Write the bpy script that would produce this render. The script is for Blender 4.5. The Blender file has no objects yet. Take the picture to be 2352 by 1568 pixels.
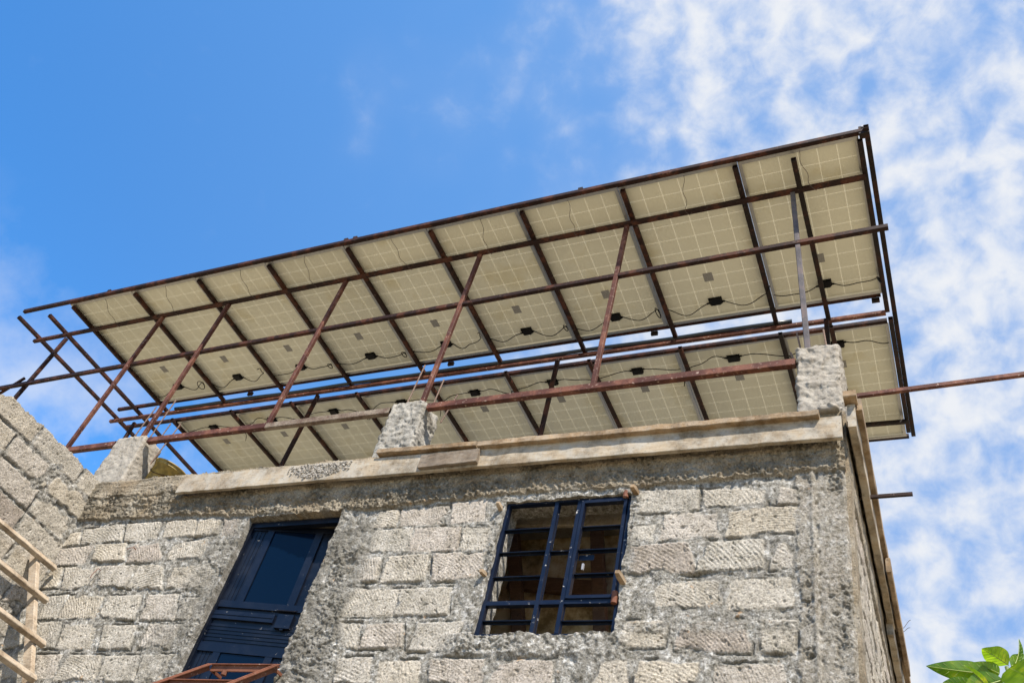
import bpy, bmesh, math, random
import numpy as np
from mathutils import Vector, Matrix

random.seed(7)
scene = bpy.context.scene
COL = scene.collection

# ------------------------------------------------------------------ camera
# x runs right along the front wall, y into the building, z up; the camera is at the origin, the ground 1.6 m below it.
F_PX = 2084.1
R = np.array([[0.90855477, 0.36661553, 0.20030298],
              [-0.13294598, 0.70826652, -0.69331371],
              [-0.39604747, 0.603284, 0.69223899]])          # rows: right, down, forward
cam_d = bpy.data.cameras.new('camera')
cam = bpy.data.objects.new('camera', cam_d)
COL.objects.link(cam)
M = Matrix.Identity(4)
for k in range(3):
    M[k][0] = R[0, k]; M[k][1] = -R[1, k]; M[k][2] = -R[2, k]
cam.matrix_world = M
cam_d.sensor_width = 36.0
cam_d.lens = 36.0 * F_PX / 2352.0
cam_d.clip_start = 0.05
cam_d.clip_end = 6000
scene.camera = cam

# ------------------------------------------------------------------ light
SUN = Vector((0.50, -0.62, 1.0)).normalized()               # towards the sun
EL = math.asin(SUN.z); AZ = math.atan2(SUN.x, SUN.y)
sd = bpy.data.lights.new('sun', 'SUN'); sd.energy = 5.0; sd.angle = math.radians(0.53); sd.color = (1.0, 0.915, 0.80)
sun = bpy.data.objects.new('sun', sd); COL.objects.link(sun)
sun.rotation_euler = SUN.to_track_quat('Z', 'Y').to_euler()
scene.view_settings.view_transform = 'Standard'
scene.view_settings.look = 'None'
scene.view_settings.gamma = 1.0
scene.view_settings.use_curve_mapping = False
scene.view_settings.exposure = 1.12

world = bpy.data.worlds.new('World'); scene.world = world
world.use_nodes = True
wn = world.node_tree.nodes; wl = world.node_tree.links
for n in list(wn): wn.remove(n)


def N(nodes, typ, **kw):
    n = nodes.new(typ)
    for k, v in kw.items():
        if k == 'inp':
            for a, b in v.items(): n.inputs[a].default_value = b
        else: setattr(n, k, v)
    return n


def ramp(nodes, pts, interp='LINEAR'):
    r = nodes.new('ShaderNodeValToRGB'); r.color_ramp.interpolation = interp
    e = r.color_ramp.elements
    e[0].position = pts[0][0]; e[0].color = pts[0][1]
    e[1].position = pts[-1][0]; e[1].color = pts[-1][1]
    for p, c in pts[1:-1]:
        q = e.new(p); q.color = c
    return r


def g(v): return (v, v, v, 1)


SKY_S = 0.15
sky = N(wn, 'ShaderNodeTexSky', sky_type='NISHITA')
sky.sun_disc = False; sky.sun_elevation = EL; sky.sun_rotation = AZ
sky.altitude = 1200; sky.air_density = 1.0; sky.dust_density = 0.25; sky.ozone_density = 2.2
hs = N(wn, 'ShaderNodeHueSaturation', inp={'Saturation': 1.30, 'Value': 1.0, 'Hue': 0.5})
wl.new(sky.outputs[0], hs.inputs['Color'])
tc = N(wn, 'ShaderNodeTexCoord')
sep = N(wn, 'ShaderNodeSeparateXYZ'); wl.new(tc.outputs['Generated'], sep.inputs[0])
def mth(op, a, b=None, c=None, nodes=wn, links=wl, clamp=False):
    m = nodes.new('ShaderNodeMath'); m.operation = op; m.use_clamp = clamp
    for i, v in enumerate((a, b, c)):
        if v is None: continue
        if isinstance(v, (int, float)): m.inputs[i].default_value = v
        else: links.new(v, m.inputs[i])
    return m.outputs[0]
zc = mth('MAXIMUM', sep.outputs[2], 0.06)
px_ = mth('DIVIDE', sep.outputs[0], zc); py_ = mth('DIVIDE', sep.outputs[1], zc)
# cloud bank on the right: coverage grows with x and towards the horizon
cov = mth('ADD', px_, mth('MULTIPLY', py_, 0.62))
n_big = N(wn, 'ShaderNodeTexNoise', inp={'Scale': 4.5, 'Detail': 3.0, 'Roughness': 0.55}); wl.new(tc.outputs['Generated'], n_big.inputs['Vector'])
cov = mth('ADD', cov, mth('MULTIPLY', mth('SUBTRACT', n_big.outputs[0], 0.5), 0.75))
for gx_, gy_, gr_, ga_ in ((0.11, 0.55, 0.11, 0.42), (0.10, 1.15, 0.10, 0.30), (-0.04, 1.80, 0.10, 0.25)):       # blue rifts in the bank
    r2_ = mth('ADD', mth('POWER', mth('SUBTRACT', px_, gx_), 2.0), mth('POWER', mth('SUBTRACT', py_, gy_), 2.0))
    cov = mth('SUBTRACT', cov, mth('MULTIPLY', mth('EXPONENT', mth('MULTIPLY', r2_, -1.0/gr_**2)), ga_))
mr = N(wn, 'ShaderNodeMapRange', inp={'From Min': -0.30, 'From Max': 0.24, 'To Min': 0.0, 'To Max': 1.0}); mr.interpolation_type = 'SMOOTHSTEP'
wl.new(cov, mr.inputs[0])
n_puff = N(wn, 'ShaderNodeTexNoise', inp={'Scale': 17.0, 'Detail': 10.0, 'Roughness': 0.58, 'Distortion': 0.45}); wl.new(tc.outputs['Generated'], n_puff.inputs['Vector'])
n_fine = N(wn, 'ShaderNodeTexNoise', inp={'Scale': 34.0, 'Detail': 6.0, 'Roughness': 0.55, 'Distortion': 0.25}); wl.new(tc.outputs['Generated'], n_fine.inputs['Vector'])
n_mid = N(wn, 'ShaderNodeTexNoise', inp={'Scale': 9.0, 'Detail': 4.0, 'Roughness': 0.5}); wl.new(tc.outputs['Generated'], n_mid.inputs['Vector'])
puffs = mth('ADD', mth('ADD', mth('MULTIPLY', mth('SUBTRACT', n_puff.outputs[0], 0.5), 0.80), mth('MULTIPLY', mth('SUBTRACT', n_fine.outputs[0], 0.5), 0.95)), mth('MULTIPLY', mth('SUBTRACT', n_mid.outputs[0], 0.5), 0.55))
dens = mth('ADD', mth('MULTIPLY', mr.outputs[0], 0.60), mth('MULTIPLY', mth('MULTIPLY', puffs, 1.45), mth('ADD', mth('MULTIPLY', mr.outputs[0], 0.75), 0.25)))
mr2 = N(wn, 'ShaderNodeMapRange', inp={'From Min': 0.06, 'From Max': 1.10, 'To Min': 0.0, 'To Max': 0.95}); mr2.interpolation_type = 'SMOOTHSTEP'
wl.new(dens, mr2.inputs[0])
# a few faint wisps low on the left
n_w = N(wn, 'ShaderNodeTexNoise', inp={'Scale': 7.0, 'Detail': 7.0, 'Roughness': 0.6}); wl.new(tc.outputs['Generated'], n_w.inputs['Vector'])
lowm = N(wn, 'ShaderNodeMapRange', inp={'From Min': 0.62, 'From Max': 0.47}); wl.new(sep.outputs[2], lowm.inputs[0])
wisp = mth('MULTIPLY', mth('MULTIPLY', mth('SUBTRACT', n_w.outputs[0], 0.47), 3.4, clamp=True), mth('MULTIPLY', lowm.outputs[0], 0.75), clamp=True)
veil = N(wn, 'ShaderNodeMapRange', inp={'From Min': -1.3, 'From Max': 0.1, 'To Min': 0.0, 'To Max': 0.85}); veil.interpolation_type = 'SMOOTHSTEP'
wl.new(mth('ADD', px_, mth('MULTIPLY', py_, 0.62)), veil.inputs[0])
behind = N(wn, 'ShaderNodeMapRange', inp={'From Min': -0.35, 'From Max': 0.15, 'To Min': 0.25, 'To Max': 1.0}); wl.new(sep.outputs[1], behind.inputs[0])
thin = mth('MULTIPLY', mth('ADD', mth('MULTIPLY', n_mid.outputs[0], 0.5), mth('MULTIPLY', n_puff.outputs[0], 0.5)), mth('MULTIPLY', mr.outputs[0], 0.42))
clear = mth('MULTIPLY', mth('SUBTRACT', 1.0, mr2.outputs[0]), mth('SUBTRACT', 1.0, thin))
cl = mth('MULTIPLY', mth('MAXIMUM', mth('SUBTRACT', 1.0, clear), wisp), behind.outputs[0])
mixv = N(wn, 'ShaderNodeMix', data_type='RGBA'); wl.new(mth('MULTIPLY', veil.outputs[0], behind.outputs[0]), mixv.inputs['Factor']); wl.new(hs.outputs[0], mixv.inputs['A']); mixv.inputs['B'].default_value = (0.46, 1.18, 2.60, 1)
mixc = N(wn, 'ShaderNodeMix', data_type='RGBA'); wl.new(cl, mixc.inputs['Factor']); wl.new(mixv.outputs['Result'], mixc.inputs['A'])
CW = 0.42 / SKY_S
mixc.inputs['B'].default_value = (CW * 0.965, CW * 0.985, CW * 1.02, 1)
bg = N(wn, 'ShaderNodeBackground', inp={'Strength': SKY_S}); wl.new(mixc.outputs['Result'], bg.inputs[0])
wo = N(wn, 'ShaderNodeOutputWorld'); wl.new(bg.outputs[0], wo.inputs[0])


# ------------------------------------------------------------------ helpers
def ray(x, y):
    """direction seen at photo point (x, y), photo taken as 2352 wide"""
    c = np.array([(x - 1176) / F_PX, (y - 784) / F_PX, 1.0])
    return R.T @ c


def hit(x, y, n, d):
    r = ray(x, y)
    return r * (d / (r @ np.array(n, float)))


WY = 4.72                                                    # front face of the front wall


def onwall(x, y, Y=WY): return hit(x, y, (0, 1, 0), Y)


def tag(o, label=None, cat=None, group=None, kind=None):
    if label: o['label'] = label
    if cat: o['category'] = cat
    if group: o['group'] = group
    if kind: o['kind'] = kind
    return o


def empty(name, loc=(0, 0, 0), label=None, cat=None, group=None, parent=None):
    o = bpy.data.objects.new(name, None); COL.objects.link(o); o.location = loc
    o.empty_display_size = 0.1
    tag(o, label, cat, group)
    if parent: o.parent = parent
    return o


def mk(name, verts, faces, mat, parent=None, smooth=False, local=None):
    me = bpy.data.meshes.new(name)
    me.from_pydata([tuple(map(float, v)) for v in verts], [], faces)
    me.update()
    if mat: me.materials.append(mat)
    if smooth: me.polygons.foreach_set('use_smooth', [True] * len(me.polygons))
    o = bpy.data.objects.new(name, me); COL.objects.link(o)
    if parent:
        o.parent = parent
        if local is None: o.matrix_parent_inverse = Matrix.Translation(-Vector(parent.location))
    return o


def child(o, parent):
    o.parent = parent; o.matrix_parent_inverse = Matrix.Translation(-Vector(parent.location)); return o


class MB:
    """collects shapes into one mesh"""
    def __init__(s): s.v = []; s.f = []

    def add(s, v, f):
        b = len(s.v); s.v += [tuple(map(float, p)) for p in v]; s.f += [tuple(i + b for i in q) for q in f]; return s

    def box(s, x0, x1, y0, y1, z0, z1):
        v = [(x0, y0, z0), (x1, y0, z0), (x1, y1, z0), (x0, y1, z0), (x0, y0, z1), (x1, y0, z1), (x1, y1, z1), (x0, y1, z1)]
        return s.add(v, [(3, 2, 1, 0), (4, 5, 6, 7), (0, 1, 5, 4), (1, 2, 6, 5), (2, 3, 7, 6), (3, 0, 4, 7)])

    def bar(s, a, b, w, h, up=(0, 0, 1), cham=0.0, hollow=False, jit=0.0, seg=1):
        """bar of section w x h from a to b, chamfered edges"""
        a = Vector(a); b = Vector(b); d = (b - a); L = d.length; d.normalize()
        up = Vector(up); sx = d.cross(up)
        if sx.length < 1e-4: sx = d.cross(Vector((0, 1, 0)))
        sx.normalize(); u = sx.cross(d).normalized()
        c = cham
        if c > 0:
            prof = [(-w/2+c, -h/2), (w/2-c, -h/2), (w/2, -h/2+c), (w/2, h/2-c), (w/2-c, h/2), (-w/2+c, h/2), (-w/2, h/2-c), (-w/2, -h/2+c)]
        else:
            prof = [(-w/2, -h/2), (w/2, -h/2), (w/2, h/2), (-w/2, h/2)]
        n = len(prof); v = []; f = []
        for k in range(seg + 1):
            p = a + d * (L * k / seg)
            oj = (sx * random.uniform(-jit, jit) + u * random.uniform(-jit, jit)) if jit and 0 < k < seg else Vector((0, 0, 0))
            for (x, y) in prof:
                jx = random.uniform(-jit, jit) * 0.5 if jit else 0; jy = random.uniform(-jit, jit) * 0.5 if jit else 0
                v.append(p + oj + sx * (x + jx) + u * (y + jy))
        for k in range(seg):
            for i in range(n):
                j = (i + 1) % n
                f.append((k*n+i, k*n+j, (k+1)*n+j, (k+1)*n+i))
        if not hollow:
            f.append(tuple(reversed(range(n)))); f.append(tuple(seg*n + i for i in range(n)))
        else:
            t = 0.003
            for end, sgn in ((0, 1), (seg, -1)):
                base = end * n; p = a if end == 0 else b
                o0 = len(v)
                ip = [(x * (1 - 2*t/w), y * (1 - 2*t/h)) for x, y in prof]
                for x, y in ip: v.append(p + sx * x + u * y)
                o1 = len(v)
                for x, y in ip: v.append(p + d * (sgn * 0.08) + sx * x + u * y)
                for i in range(n):
                    j = (i + 1) % n
                    f.append((base+i, o0+i, o0+j, base+j) if sgn > 0 else (base+j, o0+j, o0+i, base+i))
                    f.append((o0+i, o1+i, o1+j, o0+j) if sgn > 0 else (o0+j, o1+j, o1+i, o0+i))
                f.append(tuple(o1 + i for i in range(n)) if sgn < 0 else tuple(o1 + i for i in reversed(range(n))))
        return s.add(v, f)

    def tube(s, pts, r, n=6, caps=True):
        pts = [Vector(p) for p in pts]; v = []; f = []
        rr = r if isinstance(r, (list, tuple)) else [r] * len(pts)
        prev = None
        for i, p in enumerate(pts):
            t = (pts[min(i+1, len(pts)-1)] - pts[max(i-1, 0)]).normalized()
            if prev is None:
                a = t.orthogonal().normalized()
            else:
                a = (prev - t * prev.dot(t)).normalized()
            prev = a; b = t.cross(a)
            for k in range(n):
                an = 2*math.pi*k/n
                v.append(p + (a*math.cos(an) + b*math.sin(an)) * rr[i])
        for i in range(len(pts)-1):
            for k in range(n):
                j = (k+1) % n
                f.append((i*n+k, i*n+j, (i+1)*n+j, (i+1)*n+k))
        if caps:
            f.append(tuple(reversed(range(n)))); f.append(tuple((len(pts)-1)*n + k for k in range(n)))
        return s.add(v, f)

    def quadslab(s, pts, nrm, d0, d1):
        """slab over a quad, from offset d0 to d1 along nrm"""
        nrm = Vector(nrm); p = [Vector(q) for q in pts]
        v = [q + nrm*d0 for q in p] + [q + nrm*d1 for q in p]
        return s.add(v, [(3, 2, 1, 0), (4, 5, 6, 7), (0, 1, 5, 4), (1, 2, 6, 5), (2, 3, 7, 6), (3, 0, 4, 7)])

    def build(s, name, mat, parent=None, smooth=False, fixn=True, local=None):
        o = mk(name, s.v, s.f, mat, parent, smooth, local)
        if fixn:
            bm = bmesh.new(); bm.from_mesh(o.data); bmesh.ops.recalc_face_normals(bm, faces=bm.faces); bm.to_mesh(o.data); bm.free()
        return o


# ------------------------------------------------------------------ numpy noise
def _lat(seed): return np.random.RandomState(seed).rand(256, 256)
_LC = {}
def vnoise(x, y, seed):
    if seed not in _LC: _LC[seed] = _lat(seed)
    T = _LC[seed]
    xi = np.floor(x).astype(int); yi = np.floor(y).astype(int)
    fx = x - xi; fy = y - yi
    fx = fx*fx*(3-2*fx); fy = fy*fy*(3-2*fy)
    a = T[xi & 255, yi & 255]; b = T[(xi+1) & 255, yi & 255]; c = T[xi & 255, (yi+1) & 255]; d = T[(xi+1) & 255, (yi+1) & 255]
    return (a*(1-fx)+b*fx)*(1-fy) + (c*(1-fx)+d*fx)*fy
def fbm(x, y, f, o, seed, rough=0.55):
    s = 0; a = 1; t = 0
    for k in range(o):
        ang = 0.6*k + 0.3
        xx = (x*math.cos(ang) - y*math.sin(ang))*f + 17.3*k + 31; yy = (x*math.sin(ang) + y*math.cos(ang))*f + 5.1*k + 47
        s = s + a*(vnoise(xx, yy, seed+k) - 0.5)*2; t += a; a *= rough; f *= 2.03
    return s/t
def worley(x, y, f, seed):
    rs = np.random.RandomState(seed); J = rs.rand(128, 128, 3)
    x = x*f + 40; y = y*f + 40
    xi = np.floor(x).astype(int); yi = np.floor(y).astype(int)
    d1 = np.full(x.shape, 9.0); idv = np.zeros(x.shape)
    for i in (-1, 0, 1):
        for j in (-1, 0, 1):
            cx = xi+i; cy = yi+j; q = J[cx & 127, cy & 127]
            d = (cx+q[..., 0]-x)**2 + (cy+q[..., 1]-y)**2
            m = d < d1
            d1 = np.where(m, d, d1); idv = np.where(m, q[..., 2], idv)
    return np.sqrt(d1), idv
def sstep(a, b, x):
    t = np.clip((x-a)/(b-a), 0, 1); return t*t*(3-2*t)


# ------------------------------------------------------------------ materials
def new_mat(name):
    m = bpy.data.materials.new(name); m.use_nodes = True
    nt = m.node_tree; n = nt.nodes; l = nt.links
    return m, n, l, n['Principled BSDF']


def simple(name, col, rough=0.6, metal=0.0, var=0.0, scale=20.0, bump=0.0, spec=0.5):
    m, n, l, b = new_mat(name)
    b.inputs['Base Color'].default_value = (*col, 1); b.inputs['Roughness'].default_value = rough; b.inputs['Metallic'].default_value = metal
    b.inputs['Specular IOR Level'].default_value = spec
    if var or bump:
        t = N(n, 'ShaderNodeTexCoord'); nz = N(n, 'ShaderNodeTexNoise', inp={'Scale': scale, 'Detail': 6.0, 'Roughness': 0.6}); l.new(t.outputs['Object'], nz.inputs['Vector'])
        if var:
            r = ramp(n, [(0.3, (*[c*(1-var) for c in col], 1)), (0.7, (*[min(1, c*(1+var)) for c in col], 1))]); l.new(nz.outputs[0], r.inputs[0]); l.new(r.outputs[0], b.inputs['Base Color'])
        if bump:
            bp = N(n, 'ShaderNodeBump', inp={'Strength': bump, 'Distance': 0.01}); l.new(nz.outputs[0], bp.inputs['Height']); l.new(bp.outputs[0], b.inputs['Normal'])
    return m


def rust_steel(name, base, rusty, wear):
    m, n, l, b = new_mat(name)
    t = N(n, 'ShaderNodeTexCoord')
    a = N(n, 'ShaderNodeTexNoise', inp={'Scale': 6.0, 'Detail': 8.0, 'Roughness': 0.65}); l.new(t.outputs['Object'], a.inputs['Vector'])
    c = N(n, 'ShaderNodeTexNoise', inp={'Scale': 38.0, 'Detail': 6.0, 'Roughness': 0.7}); l.new(t.outputs['Object'], c.inputs['Vector'])
    r = ramp(n, [(0.38, (*[c*0.7 for c in base], 1)), (0.50, (*base, 1)), (0.60, (*rusty, 1)), (0.70, (*base, 1))]); l.new(a.outputs[0], r.inputs[0])
    w = ramp(n, [(0.60, g(0)), (0.68, g(wear))]); l.new(c.outputs[0], w.inputs[0])
    mx = N(n, 'ShaderNodeMix', data_type='RGBA'); l.new(w.outputs[0], mx.inputs['Factor']); l.new(r.outputs[0], mx.inputs['A']); mx.inputs['B'].default_value = (0.36, 0.27, 0.22, 1)
    l.new(mx.outputs['Result'], b.inputs['Base Color'])
    b.inputs['Roughness'].default_value = 0.65; b.inputs['Specular IOR Level'].default_value = 0.18
    bp = N(n, 'ShaderNodeBump', inp={'Strength': 0.25, 'Distance': 0.004}); l.new(c.outputs[0], bp.inputs['Height']); l.new(bp.outputs[0], b.inputs['Normal'])
    return m


M_STEEL = rust_steel('red_oxide_steel', (0.017, 0.0062, 0.0042), (0.060, 0.020, 0.010), 0.22)
M_STEEL_LIT_WORN = rust_steel('sunlit_worn_red_oxide_steel', (0.070, 0.026, 0.018), (0.135, 0.056, 0.035), 0.8)  # worn steel, its base lightened to paint in sunlight on posts and beams
M_STEEL_DARK = rust_steel('bare_dark_steel', (0.012, 0.008, 0.007), (0.032, 0.012, 0.007), 0.12)
M_GREY = rust_steel('bare_grey_steel', (0.075, 0.068, 0.072), (0.11, 0.085, 0.080), 0.3)
M_RUST = rust_steel('orange_rust_steel', (0.135, 0.054, 0.031), (0.095, 0.038, 0.024), 0.7)
M_REBAR = simple('rebar_rust', (0.125, 0.078, 0.055), 0.8, 0, 0.3, 60)
M_ALU = simple('anodised_aluminium', (0.34, 0.34, 0.33), 0.42, 0.8, 0.08, 30)
M_PLASTIC = simple('black_plastic', (0.004, 0.004, 0.0045), 0.5, spec=0.1)
M_CABLE = simple('black_cable', (0.004, 0.004, 0.0045), 0.5, spec=0.12)
M_LABEL = simple('printed_label', (0.22, 0.22, 0.20), 0.6)
M_PIPE = simple('dark_conduit', (0.012, 0.020, 0.030), 0.35)
M_WIRE = simple('tie_wire', (0.05, 0.035, 0.03), 0.6)


def dark_label():
    m, n, l, b = new_mat('printed_label')
    t = N(n, 'ShaderNodeTexCoord'); v = N(n, 'ShaderNodeTexNoise', inp={'Scale': 160.0, 'Detail': 2.0}); l.new(t.outputs['Object'], v.inputs['Vector'])
    r = ramp(n, [(0.42, (0.13, 0.13, 0.12, 1)), (0.58, (0.24, 0.235, 0.22, 1))]); l.new(v.outputs[0], r.inputs[0]); l.new(r.outputs[0], b.inputs['Base Color']); return m
M_LABEL = dark_label()


def backsheet():
    m, n, l, b = new_mat('panel_backsheet')
    t = N(n, 'ShaderNodeTexCoord')
    oi = N(n, 'ShaderNodeObjectInfo')
    vec = N(n, 'ShaderNodeVectorMath', operation='ADD'); l.new(t.outputs['Object'], vec.inputs[0])
    sc = N(n, 'ShaderNodeVectorMath', operation='SCALE'); sc.inputs[0].default_value = (13, 7, 3); l.new(oi.outputs['Random'], sc.inputs['Scale']); l.new(sc.outputs[0], vec.inputs[1])
    a = N(n, 'ShaderNodeTexNoise', inp={'Scale': 2.2, 'Detail': 5.0, 'Roughness': 0.6}); l.new(vec.outputs[0], a.inputs['Vector'])
    r = ramp(n, [(0.30, (0.61, 0.605, 0.50, 1)), (0.56, (0.635, 0.63, 0.52, 1)), (0.70, (0.57, 0.54, 0.395, 1))]); l.new(a.outputs[0], r.inputs[0])
    tone = N(n, 'ShaderNodeMapRange', inp={'To Min': 0.90, 'To Max': 1.07}); l.new(oi.outputs['Random'], tone.inputs[0])
    tm = N(n, 'ShaderNodeVectorMath', operation='SCALE'); l.new(r.outputs[0], tm.inputs[0]); l.new(tone.outputs[0], tm.inputs['Scale'])
    d = N(n, 'ShaderNodeBsdfDiffuse'); l.new(tm.outputs[0], d.inputs['Color'])
    tr = N(n, 'ShaderNodeBsdfTranslucent', inp={'Color': (0.80, 0.72, 0.50, 1)})
    mx = N(n, 'ShaderNodeMixShader', inp={0: 0.085}); l.new(d.outputs[0], mx.inputs[1]); l.new(tr.outputs[0], mx.inputs[2])
    l.new(mx.outputs[0], n['Material Output'].inputs['Surface'])
    return m
M_BACK = backsheet()
M_CELL = simple('silicon_cell', (0.012, 0.020, 0.060), 0.15)


def wall_mat():
    """stone, mortar and concrete told apart by mesh attributes"""
    m, n, l, b = new_mat('stone_and_mortar')
    t = N(n, 'ShaderNodeTexCoord')
    def at(nm): return N(n, 'ShaderNodeAttribute', attribute_name=nm).outputs['Fac']
    stone, tint, conc, dirt = at('stone'), at('tint'), at('conc'), at('dirt')
    n1 = N(n, 'ShaderNodeTexNoise', inp={'Scale': 28.0, 'Detail': 8.0, 'Roughness': 0.7}); l.new(t.outputs['Object'], n1.inputs['Vector'])
    n2 = N(n, 'ShaderNodeTexNoise', inp={'Scale': 75.0, 'Detail': 6.0, 'Roughness': 0.75}); l.new(t.outputs['Object'], n2.inputs['Vector'])
    n3 = N(n, 'ShaderNodeTexNoise', inp={'Scale': 3.2, 'Detail': 5.0, 'Roughness': 0.6}); l.new(t.outputs['Object'], n3.inputs['Vector'])
    st = ramp(n, [(0.0, (0.372, 0.334, 0.274, 1)), (0.2, (0.368, 0.338, 0.290, 1)), (0.6, (0.352, 0.330, 0.290, 1)), (0.85, (0.362, 0.327, 0.288, 1)), (1.0, (0.275, 0.238, 0.203, 1))]); l.new(tint, st.inputs[0])
    mo = ramp(n, [(0.35, (0.085, 0.079, 0.064, 1)), (0.45, (0.200, 0.190, 0.168, 1)), (0.55, (0.290, 0.281, 0.260, 1)), (0.63, (0.45, 0.447, 0.432, 1))]); l.new(n1.outputs[0], mo.inputs[0])
    co = ramp(n, [(0.3, (0.190, 0.145, 0.092, 1)), (0.5, (0.245, 0.210, 0.158, 1)), (0.7, (0.285, 0.266, 0.228, 1))]); l.new(n3.outputs[0], co.inputs[0])
    def mix(f, a, c, blend='MIX'):
        x = N(n, 'ShaderNodeMix', data_type='RGBA', blend_type=blend)
        for s_, k in ((f, 'Factor'), (a, 'A'), (c, 'B')):
            if isinstance(s_, (tuple, float)): x.inputs[k].default_value = s_
            else: l.new(s_, x.inputs[k])
        return x.outputs['Result']
    c = mix(stone, mo.outputs[0], st.outputs[0])
    c = mix(conc, c, co.outputs[0])
    # dark and pale grains of the aggregate
    sp = ramp(n, [(0.35, g(0.20)), (0.44, g(0.82)), (0.57, g(1.06)), (0.70, g(1.6))]); l.new(n2.outputs[0], sp.inputs[0])
    c = mix(1.0, c, sp.outputs[0], 'MULTIPLY')
    n6 = N(n, 'ShaderNodeTexNoise', inp={'Scale': 9.0, 'Detail': 6.0, 'Roughness': 0.7}); l.new(t.outputs['Object'], n6.inputs['Vector'])
    tn = ramp(n, [(0.33, (0.68, 0.66, 0.60, 1)), (0.5, (1, 0.985, 0.95, 1)), (0.66, (1.16, 1.15, 1.13, 1))]); l.new(n6.outputs[0], tn.inputs[0])
    c = mix(0.9, c, tn.outputs[0], 'MULTIPLY')
    # grime: dark lichen specks where the attribute says so
    dm = ramp(n, [(0.40, g(0.15)), (0.54, g(1))]); l.new(n1.outputs[0], dm.inputs[0])
    df = mth('MULTIPLY', mth('MULTIPLY', dm.outputs[0], dirt, nodes=n, links=l), 0.9, nodes=n, links=l, clamp=True)
    c = mix(df, c, (0.070, 0.063, 0.048, 1))
    # rusty and ochre flecks
    n4 = N(n, 'ShaderNodeTexNoise', inp={'Scale': 17.0, 'Detail': 3.0}); l.new(t.outputs['Object'], n4.inputs['Vector'])
    fl = ramp(n, [(0.71, g(0)), (0.76, g(0.55))]); l.new(n4.outputs[0], fl.inputs[0])
    c = mix(fl.outputs[0], c, (0.40, 0.25, 0.13, 1))
    l.new(c, b.inputs['Base Color'])
    b.inputs['Roughness'].default_value = 0.92; b.inputs['Specular IOR Level'].default_value = 0.2
    hh = mth('ADD', mth('MULTIPLY', n1.outputs[0], 0.6, nodes=n, links=l), mth('MULTIPLY', n2.outputs[0], 0.55, nodes=n, links=l), nodes=n, links=l)
    bp = N(n, 'ShaderNodeBump', inp={'Strength': 1.0, 'Distance': 0.022}); l.new(hh, bp.inputs['Height']); l.new(bp.outputs[0], b.inputs['Normal'])
    return m
M_WALL = wall_mat()


def concrete(name, lo, hi, pit=0.5):
    m, n, l, b = new_mat(name)
    t = N(n, 'ShaderNodeTexCoord')
    a = N(n, 'ShaderNodeTexNoise', inp={'Scale': 7.0, 'Detail': 9.0, 'Roughness': 0.7}); l.new(t.outputs['Object'], a.inputs['Vector'])
    c = N(n, 'ShaderNodeTexNoise', inp={'Scale': 70.0, 'Detail': 6.0, 'Roughness': 0.7}); l.new(t.outputs['Object'], c.inputs['Vector'])
    r = ramp(n, [(0.32, (*lo, 1)), (0.62, (*hi, 1))]); l.new(a.outputs[0], r.inputs[0])
    s = ramp(n, [(0.33, g(0.5)), (0.45, g(1.0)), (0.7, g(1.2))]); l.new(c.outputs[0], s.inputs[0])
    x = N(n, 'ShaderNodeMix', data_type='RGBA', blend_type='MULTIPLY', inp={'Factor': pit}); l.new(r.outputs[0], x.inputs['A']); l.new(s.outputs[0], x.inputs['B'])
    l.new(x.outputs['Result'], b.inputs['Base Color']); b.inputs['Roughness'].default_value = 0.92; b.inputs['Specular IOR Level'].default_value = 0.2
    bp = N(n, 'ShaderNodeBump', inp={'Strength': 0.7, 'Distance': 0.01}); l.new(c.outputs[0], bp.inputs['Height']); l.new(bp.outputs[0], b.inputs['Normal'])
    return m
M_CONC = concrete('pillar_concrete', (0.195, 0.172, 0.140), (0.275, 0.252, 0.215))
M_CONC_DARK = concrete('gritty_concrete', (0.13, 0.12, 0.10), (0.27, 0.255, 0.225), 0.95)
M_SLAB = concrete('slab_concrete', (0.22, 0.20, 0.17), (0.30, 0.28, 0.25))


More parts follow.
